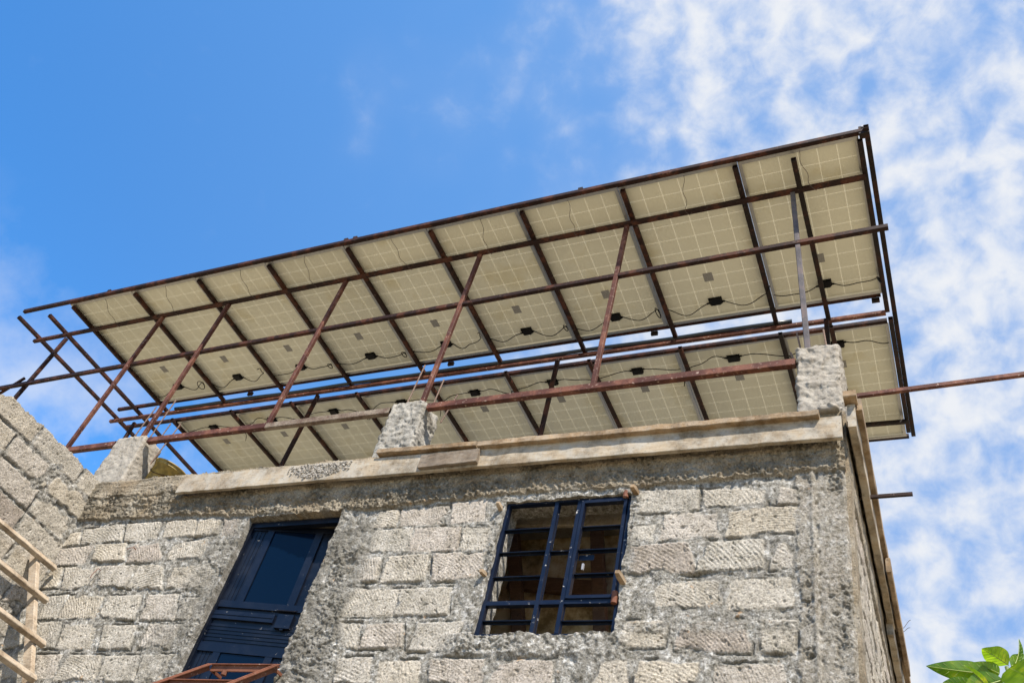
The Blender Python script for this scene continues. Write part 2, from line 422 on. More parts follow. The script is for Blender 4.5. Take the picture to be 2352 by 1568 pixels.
def wood(name, c0, c1, dusty=0.0):
    m, n, l, b = new_mat(name)
    t = N(n, 'ShaderNodeTexCoord')
    mp = N(n, 'ShaderNodeMapping', inp={'Scale': (2.0, 2.0, 14.0)}); l.new(t.outputs['Object'], mp.inputs['Vector'])
    a = N(n, 'ShaderNodeTexNoise', inp={'Scale': 5.0, 'Detail': 7.0, 'Roughness': 0.65, 'Distortion': 0.6}); l.new(mp.outputs[0], a.inputs['Vector'])
    r = ramp(n, [(0.3, (*c0, 1)), (0.7, (*c1, 1))]); l.new(a.outputs[0], r.inputs[0])
    out = r.outputs[0]
    d = N(n, 'ShaderNodeTexNoise', inp={'Scale': 9.0, 'Detail': 8.0, 'Roughness': 0.7}); l.new(t.outputs['Object'], d.inputs['Vector'])
    if dusty:
        k = ramp(n, [(0.42, g(0)), (0.58, g(dusty))]); l.new(d.outputs[0], k.inputs[0])
        x = N(n, 'ShaderNodeMix', data_type='RGBA'); l.new(k.outputs[0], x.inputs['Factor']); l.new(out, x.inputs['A']); x.inputs['B'].default_value = (0.30, 0.282, 0.245, 1); out = x.outputs['Result']
    s = N(n, 'ShaderNodeTexNoise', inp={'Scale': 55.0, 'Detail': 4.0}); l.new(t.outputs['Object'], s.inputs['Vector'])
    sr = ramp(n, [(0.30, g(0.5)), (0.40, g(1.0))]); l.new(s.outputs[0], sr.inputs[0])
    q = N(n, 'ShaderNodeTexNoise', inp={'Scale': 3.6, 'Detail': 9.0, 'Roughness': 0.72}); l.new(t.outputs['Object'], q.inputs['Vector'])
    qr = ramp(n, [(0.38, (0.42, 0.37, 0.30, 1)), (0.52, (0.95, 0.93, 0.90, 1)), (0.68, (1.2, 1.18, 1.14, 1))]); l.new(q.outputs[0], qr.inputs[0])
    qm = N(n, 'ShaderNodeMix', data_type='RGBA', blend_type='MULTIPLY', inp={'Factor': 0.9 if dusty > 0.3 else 0.45}); l.new(out, qm.inputs['A']); l.new(qr.outputs[0], qm.inputs['B']); out = qm.outputs['Result']
    y = N(n, 'ShaderNodeMix', data_type='RGBA', blend_type='MULTIPLY', inp={'Factor': 0.8}); l.new(out, y.inputs['A']); l.new(sr.outputs[0], y.inputs['B'])
    l.new(y.outputs['Result'], b.inputs['Base Color']); b.inputs['Roughness'].default_value = 0.8; b.inputs['Specular IOR Level'].default_value = 0.25
    bp = N(n, 'ShaderNodeBump', inp={'Strength': 0.5, 'Distance': 0.006}); l.new(a.outputs[0], bp.inputs['Height']); l.new(bp.outputs[0], b.inputs['Normal'])
    return m
M_PLANK = wood('cement_dusted_timber', (0.225, 0.180, 0.124), (0.32, 0.272, 0.205), 0.85)
M_TIMBER = wood('sawn_timber', (0.175, 0.115, 0.062), (0.27, 0.195, 0.118), 0.35)
M_LADDER = wood('new_pine', (0.235, 0.178, 0.122), (0.36, 0.300, 0.228), 0.35)
M_OLDWOOD = wood('old_dark_timber', (0.07, 0.055, 0.042), (0.20, 0.155, 0.11), 0.2)
M_PROP = wood('brown_prop_timber', (0.10, 0.055, 0.032), (0.16, 0.09, 0.055), 0.0)


def paint(name, col, rough, chips, th=0.66):
    m, n, l, b = new_mat(name)
    t = N(n, 'ShaderNodeTexCoord')
    a = N(n, 'ShaderNodeTexNoise', inp={'Scale': 26.0, 'Detail': 6.0, 'Roughness': 0.7}); l.new(t.outputs['Object'], a.inputs['Vector'])
    c = N(n, 'ShaderNodeTexNoise', inp={'Scale': 3.5, 'Detail': 6.0, 'Roughness': 0.65}); l.new(t.outputs['Object'], c.inputs['Vector'])
    k = ramp(n, [(th, g(0)), (th+0.04, g(chips))]); l.new(a.outputs[0], k.inputs[0])
    d = ramp(n, [(0.45, g(0)), (0.75, g(0.14))]); l.new(c.outputs[0], d.inputs[0])
    x = N(n, 'ShaderNodeMix', data_type='RGBA'); l.new(d.outputs[0], x.inputs['Factor']); x.inputs['A'].default_value = (*col, 1); x.inputs['B'].default_value = (0.06, 0.065, 0.08, 1)
    y = N(n, 'ShaderNodeMix', data_type='RGBA'); l.new(k.outputs[0], y.inputs['Factor']); l.new(x.outputs['Result'], y.inputs['A']); y.inputs['B'].default_value = (0.34, 0.33, 0.31, 1)
    l.new(y.outputs['Result'], b.inputs['Base Color']); b.inputs['Roughness'].default_value = rough; b.inputs['Specular IOR Level'].default_value = 0.22
    return m
M_NAVY = paint('navy_gloss_paint', (0.0012, 0.0028, 0.0075), 0.34, 0.6)
M_NAVY_DOOR = paint('scuffed_navy_paint', (0.0016, 0.0040, 0.0115), 0.36, 0.8)
M_NAVY_WORN = paint('chipped_navy_paint', (0.0014, 0.0046, 0.0155), 0.42, 1.0, 0.635)
M_GLASS = simple('dark_blue_pane', (0.0006, 0.0036, 0.011), 0.12, spec=0.18)


def plaster():
    m, n, l, b = new_mat('stained_plaster')
    t = N(n, 'ShaderNodeTexCoord')
    a = N(n, 'ShaderNodeTexNoise', inp={'Scale': 3.0, 'Detail': 9.0, 'Roughness': 0.72}); l.new(t.outputs['Object'], a.inputs['Vector'])
    r = ramp(n, [(0.40, (0.20, 0.125, 0.045, 1)), (0.50, (0.48, 0.34, 0.18, 1)), (0.60, (0.66, 0.55, 0.38, 1))]); l.new(a.outputs[0], r.inputs[0]); l.new(r.outputs[0], b.inputs['Base Color'])
    b.inputs['Roughness'].default_value = 0.95
    return m
M_PLASTER = plaster()


def leafm():
    m, n, l, b = new_mat('broad_leaf')
    t = N(n, 'ShaderNodeTexCoord')
    a = N(n, 'ShaderNodeTexNoise', inp={'Scale': 22.0, 'Detail': 4.0}); l.new(t.outputs['Object'], a.inputs['Vector'])
    r = ramp(n, [(0.35, (0.030, 0.085, 0.008, 1)), (0.58, (0.055, 0.135, 0.010, 1)), (0.74, (0.16, 0.20, 0.014, 1))]); l.new(a.outputs[0], r.inputs[0])
    l.new(r.outputs[0], b.inputs['Base Color']); b.inputs['Roughness'].default_value = 0.32
    tr = N(n, 'ShaderNodeBsdfTranslucent'); 
    r2 = ramp(n, [(0.35, (0.13, 0.25, 0.006, 1)), (0.60, (0.27, 0.42, 0.010, 1)), (0.74, (0.55, 0.56, 0.03, 1))]); l.new(a.outputs[0], r2.inputs[0]); l.new(r2.outputs[0], tr.inputs['Color'])
    mx = N(n, 'ShaderNodeMixShader', inp={0: 0.6}); l.new(b.outputs[0], mx.inputs[1]); l.new(tr.outputs[0], mx.inputs[2]); l.new(mx.outputs[0], n['Material Output'].inputs['Surface'])
    return m
M_LEAF = leafm()
M_VEIN = simple('leaf_vein', (0.17, 0.22, 0.03), 0.5)
M_STEM = simple('green_stem', (0.07, 0.10, 0.03), 0.6, 0, 0.2, 30)
M_YELLOW = simple('grimy_yellow_plastic', (0.21, 0.145, 0.03), 0.6, 0, 0.6, 16)


def soil():
    m, n, l, b = new_mat('bare_soil')
    t = N(n, 'ShaderNodeTexCoord')
    a = N(n, 'ShaderNodeTexNoise', inp={'Scale': 1.6, 'Detail': 9.0, 'Roughness': 0.68}); l.new(t.outputs['Object'], a.inputs['Vector'])
    r = ramp(n, [(0.3, (0.22, 0.175, 0.11, 1)), (0.7, (0.37, 0.31, 0.21, 1))]); l.new(a.outputs[0], r.inputs[0]); l.new(r.outputs[0], b.inputs['Base Color'])
    b.inputs['Roughness'].default_value = 0.95
    bp = N(n, 'ShaderNodeBump', inp={'Strength': 0.6, 'Distance': 0.05}); l.new(a.outputs[0], bp.inputs['Height']); l.new(bp.outputs[0], b.inputs['Normal'])
    return m
M_SOIL = soil()

# ------------------------------------------------------------------ ground
GZ = -1.6
vs = []; fs = []
rad = [0, 4, 9, 18, 40, 120, 500, 3000]
K = 40
vs.append((0, 3, GZ))
for r_ in rad[1:]:
    for k in range(K):
        a = 2*math.pi*k/K; vs.append((r_*math.cos(a), 3 + r_*math.sin(a), GZ))
for k in range(K): fs.append((0, 1+k, 1+(k+1) % K))
for i in range(len(rad)-2):
    for k in range(K):
        a = 1+i*K+k; b_ = 1+i*K+(k+1) % K; fs.append((a, a+K, b_+K, b_))
gr = mk('ground', vs, fs, M_SOIL); gr['kind'] = 'structure'

# ------------------------------------------------------------------ the building
bld = empty('stone_building', (-3.8, WY, GZ), 'half finished grey stone block house with concrete ring beam and three stub pillars', 'building')

WX0, WX1 = -7.13, -0.45
DOOR = (-5.085, -4.175, 1.62, 3.715)
WIN = (-2.765, -1.825, 2.655, 3.695)


def grid_mesh(name, us, vv, H, keep, back, tomap, attrs, mat, parent):
    """height field over (us, vv); kept cells only, every rim folded back by `back`"""
    nu, nv = len(us), len(vv)
    U, V = np.meshgrid(us, vv, indexing='ij')
    front = np.stack(tomap(U, V, H), -1).reshape(-1, 3)
    rear = np.stack(tomap(U, V, np.full(U.shape, -back)), -1).reshape(-1, 3)
    dup = nu*nv*2
    idx = np.arange(nu*nv).reshape(nu, nv)
    k = keep
    q = np.stack([idx[:-1, :-1], idx[1:, :-1], idx[1:, 1:], idx[:-1, 1:]], -1)[k]
    P = np.zeros((nu+1, nv+1), bool); P[1:-1, 1:-1] = k
    quads = [q]; off = nu*nv
    # rims normal to u
    A = P[:-1, 1:-1]; B = P[1:, 1:-1]                         # cells either side of line u=i
    for cond, flip in ((A & ~B, 0), (~A & B, 1)):
        i, j = np.nonzero(cond); a = idx[i, j]; b = idx[i, j+1]
        qq = np.stack([a+dup, a+off, b+off, b+dup], -1)
        quads.append(qq[:, ::-1] if flip else qq)
    A = P[1:-1, :-1]; B = P[1:-1, 1:]
    for cond, flip in ((A & ~B, 1), (~A & B, 0)):
        i, j = np.nonzero(cond); a = idx[i, j]; b = idx[i+1, j]
        qq = np.stack([a+dup, a+off, b+off, b+dup], -1)
        quads.append(qq[:, ::-1] if flip else qq)
    Q = np.concatenate(quads)
    used = np.unique(Q); rm = np.full(3*off, -1); rm[used] = np.arange(len(used))
    allv = np.concatenate([front, rear, front])[used]; Q = rm[Q]
    me = bpy.data.meshes.new(name)
    me.vertices.add(len(allv)); me.vertices.foreach_set('co', allv.astype(np.float32).ravel())
    me.loops.add(Q.size); me.loops.foreach_set('vertex_index', Q.astype(np.int32).ravel())
    me.polygons.add(len(Q)); me.polygons.foreach_set('loop_start', np.arange(0, Q.size, 4, dtype=np.int32))
    me.update(calc_edges=True)
    me.polygons.foreach_set('use_smooth', np.ones(len(Q), bool))
    for nm, arr in attrs.items():
        at = me.attributes.new(nm, 'FLOAT', 'POINT')
        full = np.concatenate([arr.ravel()]*3)[used]
        at.data.foreach_set('value', full.astype(np.float32))
    me.materials.append(mat)
    o = bpy.data.objects.new(name, me); COL.objects.link(o)
    if parent: child(o, parent)
    return o


def quad_sdf(X, Z, q):
    """inside-positive distance to a convex quad (any winding)"""
    q = np.array(q); c = q.mean(0); d = np.full(X.shape, 9.0)
    for i in range(4):
        a = q[i]; b = q[(i+1) % 4]; e = b-a; nrm = np.array([-e[1], e[0]]); nrm = nrm/np.linalg.norm(nrm)
        if (c-a) @ nrm < 0: nrm = -nrm
        d = np.minimum(d, (X-a[0])*nrm[0] + (Z-a[1])*nrm[1])
    return d


def lay_blocks(X, Z, H, stone, tint, joint, quads, seed, groove=0.0028, arc=(0.35, 0.9), proud=0.002, grow=0.015, smr=0.028):
    rs = np.random.RandomState(seed)
    n_edge = fbm(X, Z, 26, 4, seed+11, 0.7); n_low = fbm(X, Z, 4.5, 3, seed+23); n_f = fbm(X, Z, 60, 3, seed+35); n_b = fbm(X, Z, 9, 2, seed+41); n_pit = fbm(X, Z, 48, 2, seed+61)
    for q in quads:
        q = np.array(q); lo = q.min(0)-0.05; hi = q.max(0)+0.05
        I = np.nonzero((X[:, 0] > lo[0]) & (X[:, 0] < hi[0]))[0]; J = np.nonzero((Z[0] > lo[1]) & (Z[0] < hi[1]))[0]
        if len(I) == 0 or len(J) == 0: rs.rand(8); continue
        s = np.s_[I[0]:I[-1]+1, J[0]:J[-1]+1]
        x, z = X[s], Z[s]
        r_ = rs.rand(8)
        d = quad_sdf(x, z, q) + 0.0105*n_edge[s] + grow
        smear = sstep(0.12, 0.5, n_low[s]) * smr                # mortar smeared over the rim
        m = sstep(0.000, 0.014, d - smear)
        c = q.mean(0)
        hb = proud + (r_[0]-0.35)*0.014 + (x-c[0])*(r_[1]-0.5)*0.03 + (z-c[1])*(r_[2]-0.5)*0.06
        hb = hb + 0.0034*n_f[s] + 0.0045*n_b[s]
        an = math.radians(200 + 50*r_[3]) if rs.rand() > 0.25 else math.radians(185 + 140*r_[3])
        rad_ = arc[0] + (arc[1]-arc[0])*r_[4]
        dist = np.hypot(x - c[0] - rad_*math.cos(an), z - c[1] - rad_*math.sin(an)) + 0.007*n_b[s] + 0.003*n_f[s]
        pitch = 0.016 + 0.010*r_[5]
        fr = (dist/pitch) % 1.0
        saw = np.minimum(1, np.abs(fr-0.5)/0.30)                   # thin saw kerfs
        gm = sstep(-0.15, 0.5, n_low[s]*0.8 + n_b[s]*0.9 + (r_[6]-0.35)*1.0)
        hb = hb + groove*2.2*(saw-0.6)*gm*(0.55 + 0.9*np.clip(n_f[s]+0.3, 0, 1))
        hb = hb - 0.035*np.clip(n_pit[s]-0.44, 0, 0.4) - 0.005*(1-sstep(0.0, 0.022, d))                    # rounded arris
        gapm = sstep(-0.05, 0.35, n_b[s]*0.6 - n_low[s]*0.8 + (r_[2]-0.4)*0.5)
        crev = np.exp(-((d - smear + 0.004)/0.006)**2)*gapm
        H[s] = H[s]*(1-m) + hb*m - 0.017*crev
        joint[s] = np.maximum(joint[s]*(1-m), np.exp(-((d - smear + 0.004)/0.014)**2)*sstep(-0.2, 0.4, n_b[s]))
        stone[s] = np.maximum(stone[s], m); tint[s] = tint[s]*(1-m) + r_[7]*m
    return H


# courses traced on the wall face: corner points (left-top, right-top, right-bottom, left-bottom)
def conv(ox, oy, quads, k=0.21973): return [[(ox + k*a, oy + k*b) for a, b in q] for q in quads]
A_ = lambda *q: q
PIX = []
PIX += [[(191,1217),(283,1204),(275,1240),(186,1246)], [(292,1204),(371,1198),(360,1239),(284,1241)], [(384,1200),(452,1192),(444,1228),(374,1233)], [(458,1197),(508,1191),(499,1226),(450,1229)], [(515,1191),(555,1190),(547,1234),(508,1233)],
        [(140,1228),(184,1222),(178,1248),(126,1258)]]
PIX += conv(0, 1223.66, [
    [(640,170),(980,130),(900,310),(550,330)], [(1010,130),(1310,110),(1290,275),(930,310)], [(1400,125),(1660,90),(1690,275),(1320,300)], [(1790,125),(2170,60),(2120,270),(1720,290)],
    [(560,370),(650,365),(590,560),(430,580)], [(680,365),(1040,355),(950,560),(640,575)], [(1070,350),(1420,345),(1300,560),(990,575)], [(1450,350),(1730,340),(1680,575),(1330,575)], [(1800,340),(2230,310),(2210,550),(1730,565)],
    [(500,670),(690,650),(580,880),(400,885)], [(720,660),(1085,645),(970,880),(600,875)], [(1140,665),(1470,650),(1390,895),(1020,880)], [(1560,650),(1850,645),(1810,895),(1460,895)], [(1910,690),(2060,690),(1970,890),(1840,890)],
    [(90,1000),(250,990),(210,1175),(40,1190)], [(390,945),(635,935),(560,1190),(360,1190)], [(690,965),(1040,955),(930,1205),(580,1205)], [(1090,975),(1420,965),(1345,1205),(1035,1205)], [(1560,960),(1870,970),(1750,1200),(1440,1195)],
    [(20,1280),(330,1270),(250,1510),(-60,1510)], [(390,1280),(640,1275),(550,1520),(330,1535)], [(730,1285),(1050,1285),(970,1535),(550,1545)], [(1105,1295),(1440,1285),(1390,1540),(1015,1545)], [(1510,1285),(1790,1275),(1650,1560),(1405,1560)]])
PIX += conv(803.9, 1091.0, [
    [(320,390),(510,370),(480,530),(230,550)], [(540,370),(1025,330),(960,505),(515,525)], [(1080,290),(1420,270),(1400,470),(1055,505)],
    [(270,580),(645,555),(610,790),(160,815)], [(680,555),(1160,540),(1130,775),(620,795)], [(1190,545),(1490,540),(1455,775),(1145,775)],
    [(60,875),(320,855),(265,1095),(20,1105)], [(405,855),(815,835),(780,1095),(315,1115)], [(880,830),(1405,812),(1365,1060),(855,1105)],
    [(-60,1195),(515,1195),(470,1460),(-100,1465)], [(530,1200),(1035,1175),(1005,1445),(465,1455)]])
PIX += conv(803.9, 1223.66, [
    [(-110,960),(100,955),(50,1185),(-170,1185)], [(185,960),(545,945),(535,1185),(95,1195)], [(715,945),(1175,930),(1095,1215),(610,1215)],
    [(-120,1320),(215,1305),(180,1570),(-170,1570)], [(320,1340),(735,1335),(690,1580),(265,1580)], [(845,1325),(1395,1325),(1375,1580),(795,1580)], [(1540,1335),(2125,1325),(2085,1580),(1455,1580)]])
PIX += conv(1378.1, 1062.3, [
    [(400,295),(1015,285),(1005,475),(365,520)], [(1090,285),(1775,255),(1730,440),(1100,465)], [(1890,265),(2040,295),(2055,425),(1865,430)],
    [(345,690),(575,650),(545,815),(325,815)], [(680,550),(1265,500),(1265,765),(620,795)], [(1310,485),(2060,465),(2050,745),(1305,770)],
    [(325,880),(935,835),(985,1145),(270,1145)], [(1075,845),(1700,795),(1705,1095),(1015,1135)], [(1820,815),(1975,805),(2045,1095),(1785,1115)],
    [(590,1265),(1265,1235),(1285,1505),(540,1535)], [(1385,1225),(1995,1195),(2035,1505),(1325,1515)]])
PIX += conv(1378.1, 1223.66, [
    [(285,925),(725,915),(665,1180),(150,1180)], [(805,925),(1585,895),(1565,1235),(785,1215)], [(1690,915),(2055,915),(2015,1245),(1700,1235)],
    [(-10,1345),(275,1335),(275,1580),(-70,1585)], [(415,1345),(1025,1345),(1045,1590),(345,1590)], [(1215,1390),(1900,1380),(1955,1590),(1195,1590)]])
QW = []
for q in PIX:
    pts = [onwall(*p) for p in q]; QW.append([(p[0], p[2]) for p in pts])
# courses below the picture, down to the ground
rs0 = np.random.RandomState(3)
z1 = 2.13
while z1 > GZ:
    x = WX0 + rs0.rand()*0.2
    while x < -0.8:
        w = 0.34 + 0.2*rs0.rand()
        QW.append([(x, z1), (x+w-0.03, z1), (x+w-0.03, z1-0.2), (x, z1-0.2)]); x += w
    z1 -= 0.235
# the course hidden by the picture's lower rim on the far left
RB = np.array([(-7.13, 3.80), (-5.94, 3.785), (-5.12, 3.735), (-3.93, 3.70), (-2.81, 3.755), (-1.72, 3.735), (-1.33, 3.75), (-0.96, 3.745), (-0.45, 3.76)])
TOPZ = 4.262


def front_wall():
    st = 0.0055
    us = np.arange(WX0, WX1 + 1e-6, st)
    vv = np.concatenate([np.arange(GZ - 0.1, 2.02, 0.025), np.arange(2.05, TOPZ + 1e-6, st)])
    X, Z = np.meshgrid(us, vv, indexing='ij')
    n20 = fbm(X, Z, 16, 4, 101); n60 = fbm(X, Z, 55, 3, 131); n5 = fbm(X, Z, 5, 3, 151); nl = fbm(X*0.35, Z*2.2, 9, 3, 171)
    H = -0.0045 + 0.012*n20 + 0.0045*n60 + 0.011*n5
    H = np.where(n5 + 0.5*nl > 0.25, H + 0.004*(0.4 - n20), H)
    stone = np.zeros(X.shape); tint = np.full(X.shape, 0.5); conc = np.zeros(X.shape); joint = np.zeros(X.shape); dirt = 0.25*sstep(0.0, 0.6, n5)
    H = lay_blocks(X, Z, H, stone, tint, joint, QW, 5)
    dirt = np.maximum(dirt, joint*0.75)
    # rough render splashed round the openings
    def rect_d(r, gx=0.0, gz=0.0):
        dx = np.maximum(r[0]-gx - X, X - r[1]-gx); dz = np.maximum(r[2]-gz - Z, Z - r[3]-gz)
        return np.where((dx > 0) & (dz > 0), np.hypot(dx, dz), np.maximum(dx, dz))
    dd = rect_d(DOOR) + 0.05*n5 + 0.02*n20; dw = rect_d(WIN) + 0.03*n5 + 0.02*n20
    wd, wid = worley(X + 0.01*n20, Z, 26, 77)
    rdg = 1 - 2.2*np.abs(fbm(X*0.8, Z*1.3, 13, 4, 191, 0.62)); rd2 = 1 - 2.2*np.abs(fbm(X, Z, 37, 3, 197, 0.6))
    pat = sstep(-0.25, 0.25, fbm(X, Z, 5.5, 3, 203)); rdg = rdg*(0.25 + 0.95*pat); rd2 = rd2*(0.2 + pat)
    lump = 0.013*rdg + 0.006*rd2 + 0.014*n20 + 0.007*n60 - 0.004
    md = (1-sstep(0.02, 0.17, dd)) ; mw = 1-sstep(0.015, 0.105, dw)
    # wide patch between door and the first stones to its right, thicker towards its foot
    mp = sstep(-4.25, -4.18, X) * (1-sstep(-3.88, -3.74, X + 0.10*n5 - 0.28*np.clip(2.9-Z, 0, 1)*0.6)) * (1 - sstep(3.5, 3.75, Z))
    ml = sstep(-5.62, -5.30, X + 0.12*n5) * (X < -5.0) * sstep(2.1, 2.3, Z) * 0.8
    sill = sstep(WIN[0]-0.25, WIN[0]-0.1, X) * (1-sstep(WIN[1]+0.02, WIN[1]+0.15, X)) * (1-sstep(WIN[2]-0.0, WIN[2]+0.02, Z)) * sstep(WIN[2]-0.17, WIN[2]-0.11, Z + 0.03*n5)
    band = np.exp(-((Z - 2.70 + 0.01*n5)/0.035)**2) * (X > -1.85) * (X < -0.72)
    rough = np.clip(np.maximum.reduce([md*0.95, mw*0.9, mp*0.95, ml*(0.55+0.4*n5), sill, band*0.8]), 0, 1)
    H = H*(1-rough) + (lump + 0.004)*rough + 0.010*sill
    stone *= (1-rough); 
    dirt = np.maximum(dirt, np.clip(np.maximum(mp*0.85, np.maximum(ml*0.75, md*0.5))*(0.7 + 1.2*n20 + 0.5*n5), 0, 1))
    # corner column of poured concrete
    cx = sstep(-0.758, -0.735, X + 0.030*n20 + 0.022*n5)
    Hc = 0.008 + 0.006*n5 + 0.004*n20 + 0.0025*n60
    e1 = np.exp(-((X + 0.635 + 0.006*n5)/0.012)**2)
    Hc += 0.015*np.exp(-((X + 0.655)/0.018)**2) - 0.022*e1*sstep(-0.35, 0.3, n20)
    pit = sstep(0.05, 0.42, fbm(X, Z, 20, 3, 211) + 0.95*np.exp(-((X + 0.51)/0.05)**2) + 0.35*np.exp(-((X + 0.70)/0.05)**2) - 0.28)
    pit = pit*(0.15 + 0.85*sstep(-0.20, 0.20, fbm(X, Z*0.7, 6, 3, 207)))
    wdc, _ = worley(X + 0.020*n20, Z + 0.020*fbm(X, Z, 30, 3, 222), 46, 78)
    Hc += pit*(-0.012 + 0.018*(0.6-wdc) + 0.016*n60 + 0.012*n20)
    Hc -= 0.03*sstep(-0.475, -0.45, X)
    H = H*(1-cx) + Hc*cx; stone *= (1-cx); conc = np.maximum(conc, cx*0.3); dirt = dirt*(1-cx) + cx*np.clip(0.75*pit + 0.08, 0, 1)*0.6
    # ring beam with a torn, gravelly lower edge
    zb = np.interp(X, RB[:, 0], RB[:, 1]) + 0.016*n5 + 0.014*n20
    bm_ = sstep(0.0, 0.010, Z - zb)
    t = Z - zb
    left = 1 - sstep(-6.0, -5.8, X)
    wg, gid = worley(X + 0.008*n20, Z + 0.008*n60, 30, 79)
    gz_ = (1-sstep(0.10, 0.20, t + 0.05*n5)) * (1 - 0.6*left)
    honey = sstep(-0.1, 0.35, fbm(X, Z, 6, 3, 233) + 0.15) * (1-sstep(0.24, 0.34, t))
    gz_ = np.clip(np.maximum(gz_, honey*0.9), 0, 1)
    gz_ = np.maximum(gz_, (1-sstep(0.05, 0.30, t))*sstep(-5.9, -5.5, X)*(1-sstep(-3.6, -3.3, X)))
    Hb = 0.026 + 0.008*n5 + 0.004*n20 + 0.002*n60 + 0.012*nl
    wg2, gid2 = worley(X - 0.012*n20, Z + 0.01*n60, 62, 83)
    big = (gid > 0.62)
    Hb = Hb + gz_*(np.where(big, 0.026*(0.5-wg), -0.004) + 0.012*(0.5-wg2)*(gid2 > 0.35) + 0.016*n20 + 0.009*n60 - 0.002)
    Hb = Hb - 0.024*(gid2 < 0.10)*sstep(0.5, 0.2, wg2)*sstep(-0.1, 0.25, n5 + 0.15)
    # pour lines: ledges along the beam
    for zz, am in ((0.13, 0.012), (0.235, 0.010)):
        Hb += am*sstep(-0.004, 0.004, t - zz - 0.012*n5) * (0.5 + 0.5*left)
    topr = sstep(4.20, 4.255, Z + 0.012*n20)
    Hb = Hb - 0.045*topr + 0.02*topr*n20
    H = H*(1-bm_) + Hb*bm_; stone *= (1-bm_); conc = np.maximum(conc, bm_)
    dirt = np.where(bm_ > 0.5, np.clip(0.22 + 1.1*n5 + 0.6*gz_*(0.6 + n20), 0, 1), dirt)
    # openings with ragged rims
    Xc = (X[:-1, :-1] + X[1:, 1:])/2; Zc = (Z[:-1, :-1] + Z[1:, 1:])/2
    nn = n20[:-1, :-1]*0.016 + n5[:-1, :-1]*0.014
    def inside(r): return (Xc > r[0]) & (Xc < r[1]) & (Zc > r[2]) & (Zc < r[3])
    keep = ~(inside(DOOR) | inside(WIN))
    # ragged upper rim
    keep &= ~(Zc > 4.245 + 0.03*n20[:-1, :-1] + 0.01*n5[:-1, :-1])
    WU = np.zeros(X.shape); WV = np.zeros(X.shape)
    for r in (DOOR, WIN):
        wu = np.where((Z > r[2]-0.1) & (Z < r[3]+0.1), 1, 0); wv_ = np.where((X > r[0]-0.1) & (X < r[1]+0.1), 1, 0)
        for k in (0, 1): WU += np.exp(-((X-r[k])/0.05)**2)*(0.003*n20 + 0.022*n5)*wu
        for k in (2, 3): WV += np.exp(-((Z-r[k])/0.05)**2)*(0.018*n20 + 0.010*n5)*wv_*(1.0 if k == 2 else 0.5)
    return grid_mesh('front_wall', us, vv, H, keep, 0.21, lambda U, V, h: (U + WU, WY - h, V + WV),
                     dict(stone=stone, tint=tint, conc=conc, dirt=dirt), M_WALL, bld)
front_wall()


def course_quads(u0, u1, z_top, z_bot, h, lmin, lmax, seed):
    rs = np.random.RandomState(seed); Q = []; z = z_top
    while z > z_bot:
        u = u0 - rs.rand()*0.3
        while u < u1:
            w = lmin + (lmax-lmin)*rs.rand(); j = (rs.rand(4)-0.5)*0.025
            Q.append([(u+0.02, z-0.02+j[0]), (u+w-0.02, z-0.02+j[1]), (u+w-0.02+j[2], z-h+0.02), (u+0.02+j[3], z-h+0.02)]); u += w
        z -= h
    return Q


def left_wall():
    st = 0.0085
    us = np.arange(3.42, 4.74, st); vv = np.concatenate([np.arange(GZ-0.1, 2.0, 0.05), np.arange(2.03, 4.262, st)])
    Y, Z = np.meshgrid(us, vv, indexing='ij')
    n20 = fbm(Y, Z, 16, 4, 301); n60 = fbm(Y, Z, 55, 3, 331); n5 = fbm(Y, Z, 5, 3, 351)
    H = -0.003 + 0.017*n20 + 0.007*n60 + 0.016*n5
    stone = np.zeros(Y.shape); tint = np.full(Y.shape, 0.5); conc = np.zeros(Y.shape); joint = np.zeros(Y.shape); dirt = 0.12*sstep(0.0, 0.6, n5)
    H = lay_blocks(Y, Z, H, stone, tint, joint, course_quads(3.40, 4.80, 4.275, GZ, 0.235, 0.42, 0.60, 12), 31, groove=0.0018, arc=(0.6, 1.5), proud=0.000, grow=0.012, smr=0.085)
    dirt = np.maximum(dirt, joint*0.35)
    Zc = (Z[:-1, :-1]+Z[1:, 1:])/2; Yc = (Y[:-1, :-1]+Y[1:, 1:])/2
    keep = ~(Zc > 4.246 + 0.030*n20[:-1, :-1] + 0.02*n5[:-1, :-1] - 0.05*(1-sstep(3.43, 3.52, Yc)))
    return grid_mesh('side_wall', us, vv, H, keep, 0.20, lambda U, V, h: (-7.115 + h, U, V), dict(stone=stone, tint=tint, conc=conc, dirt=dirt), M_WALL, bld)
left_wall()


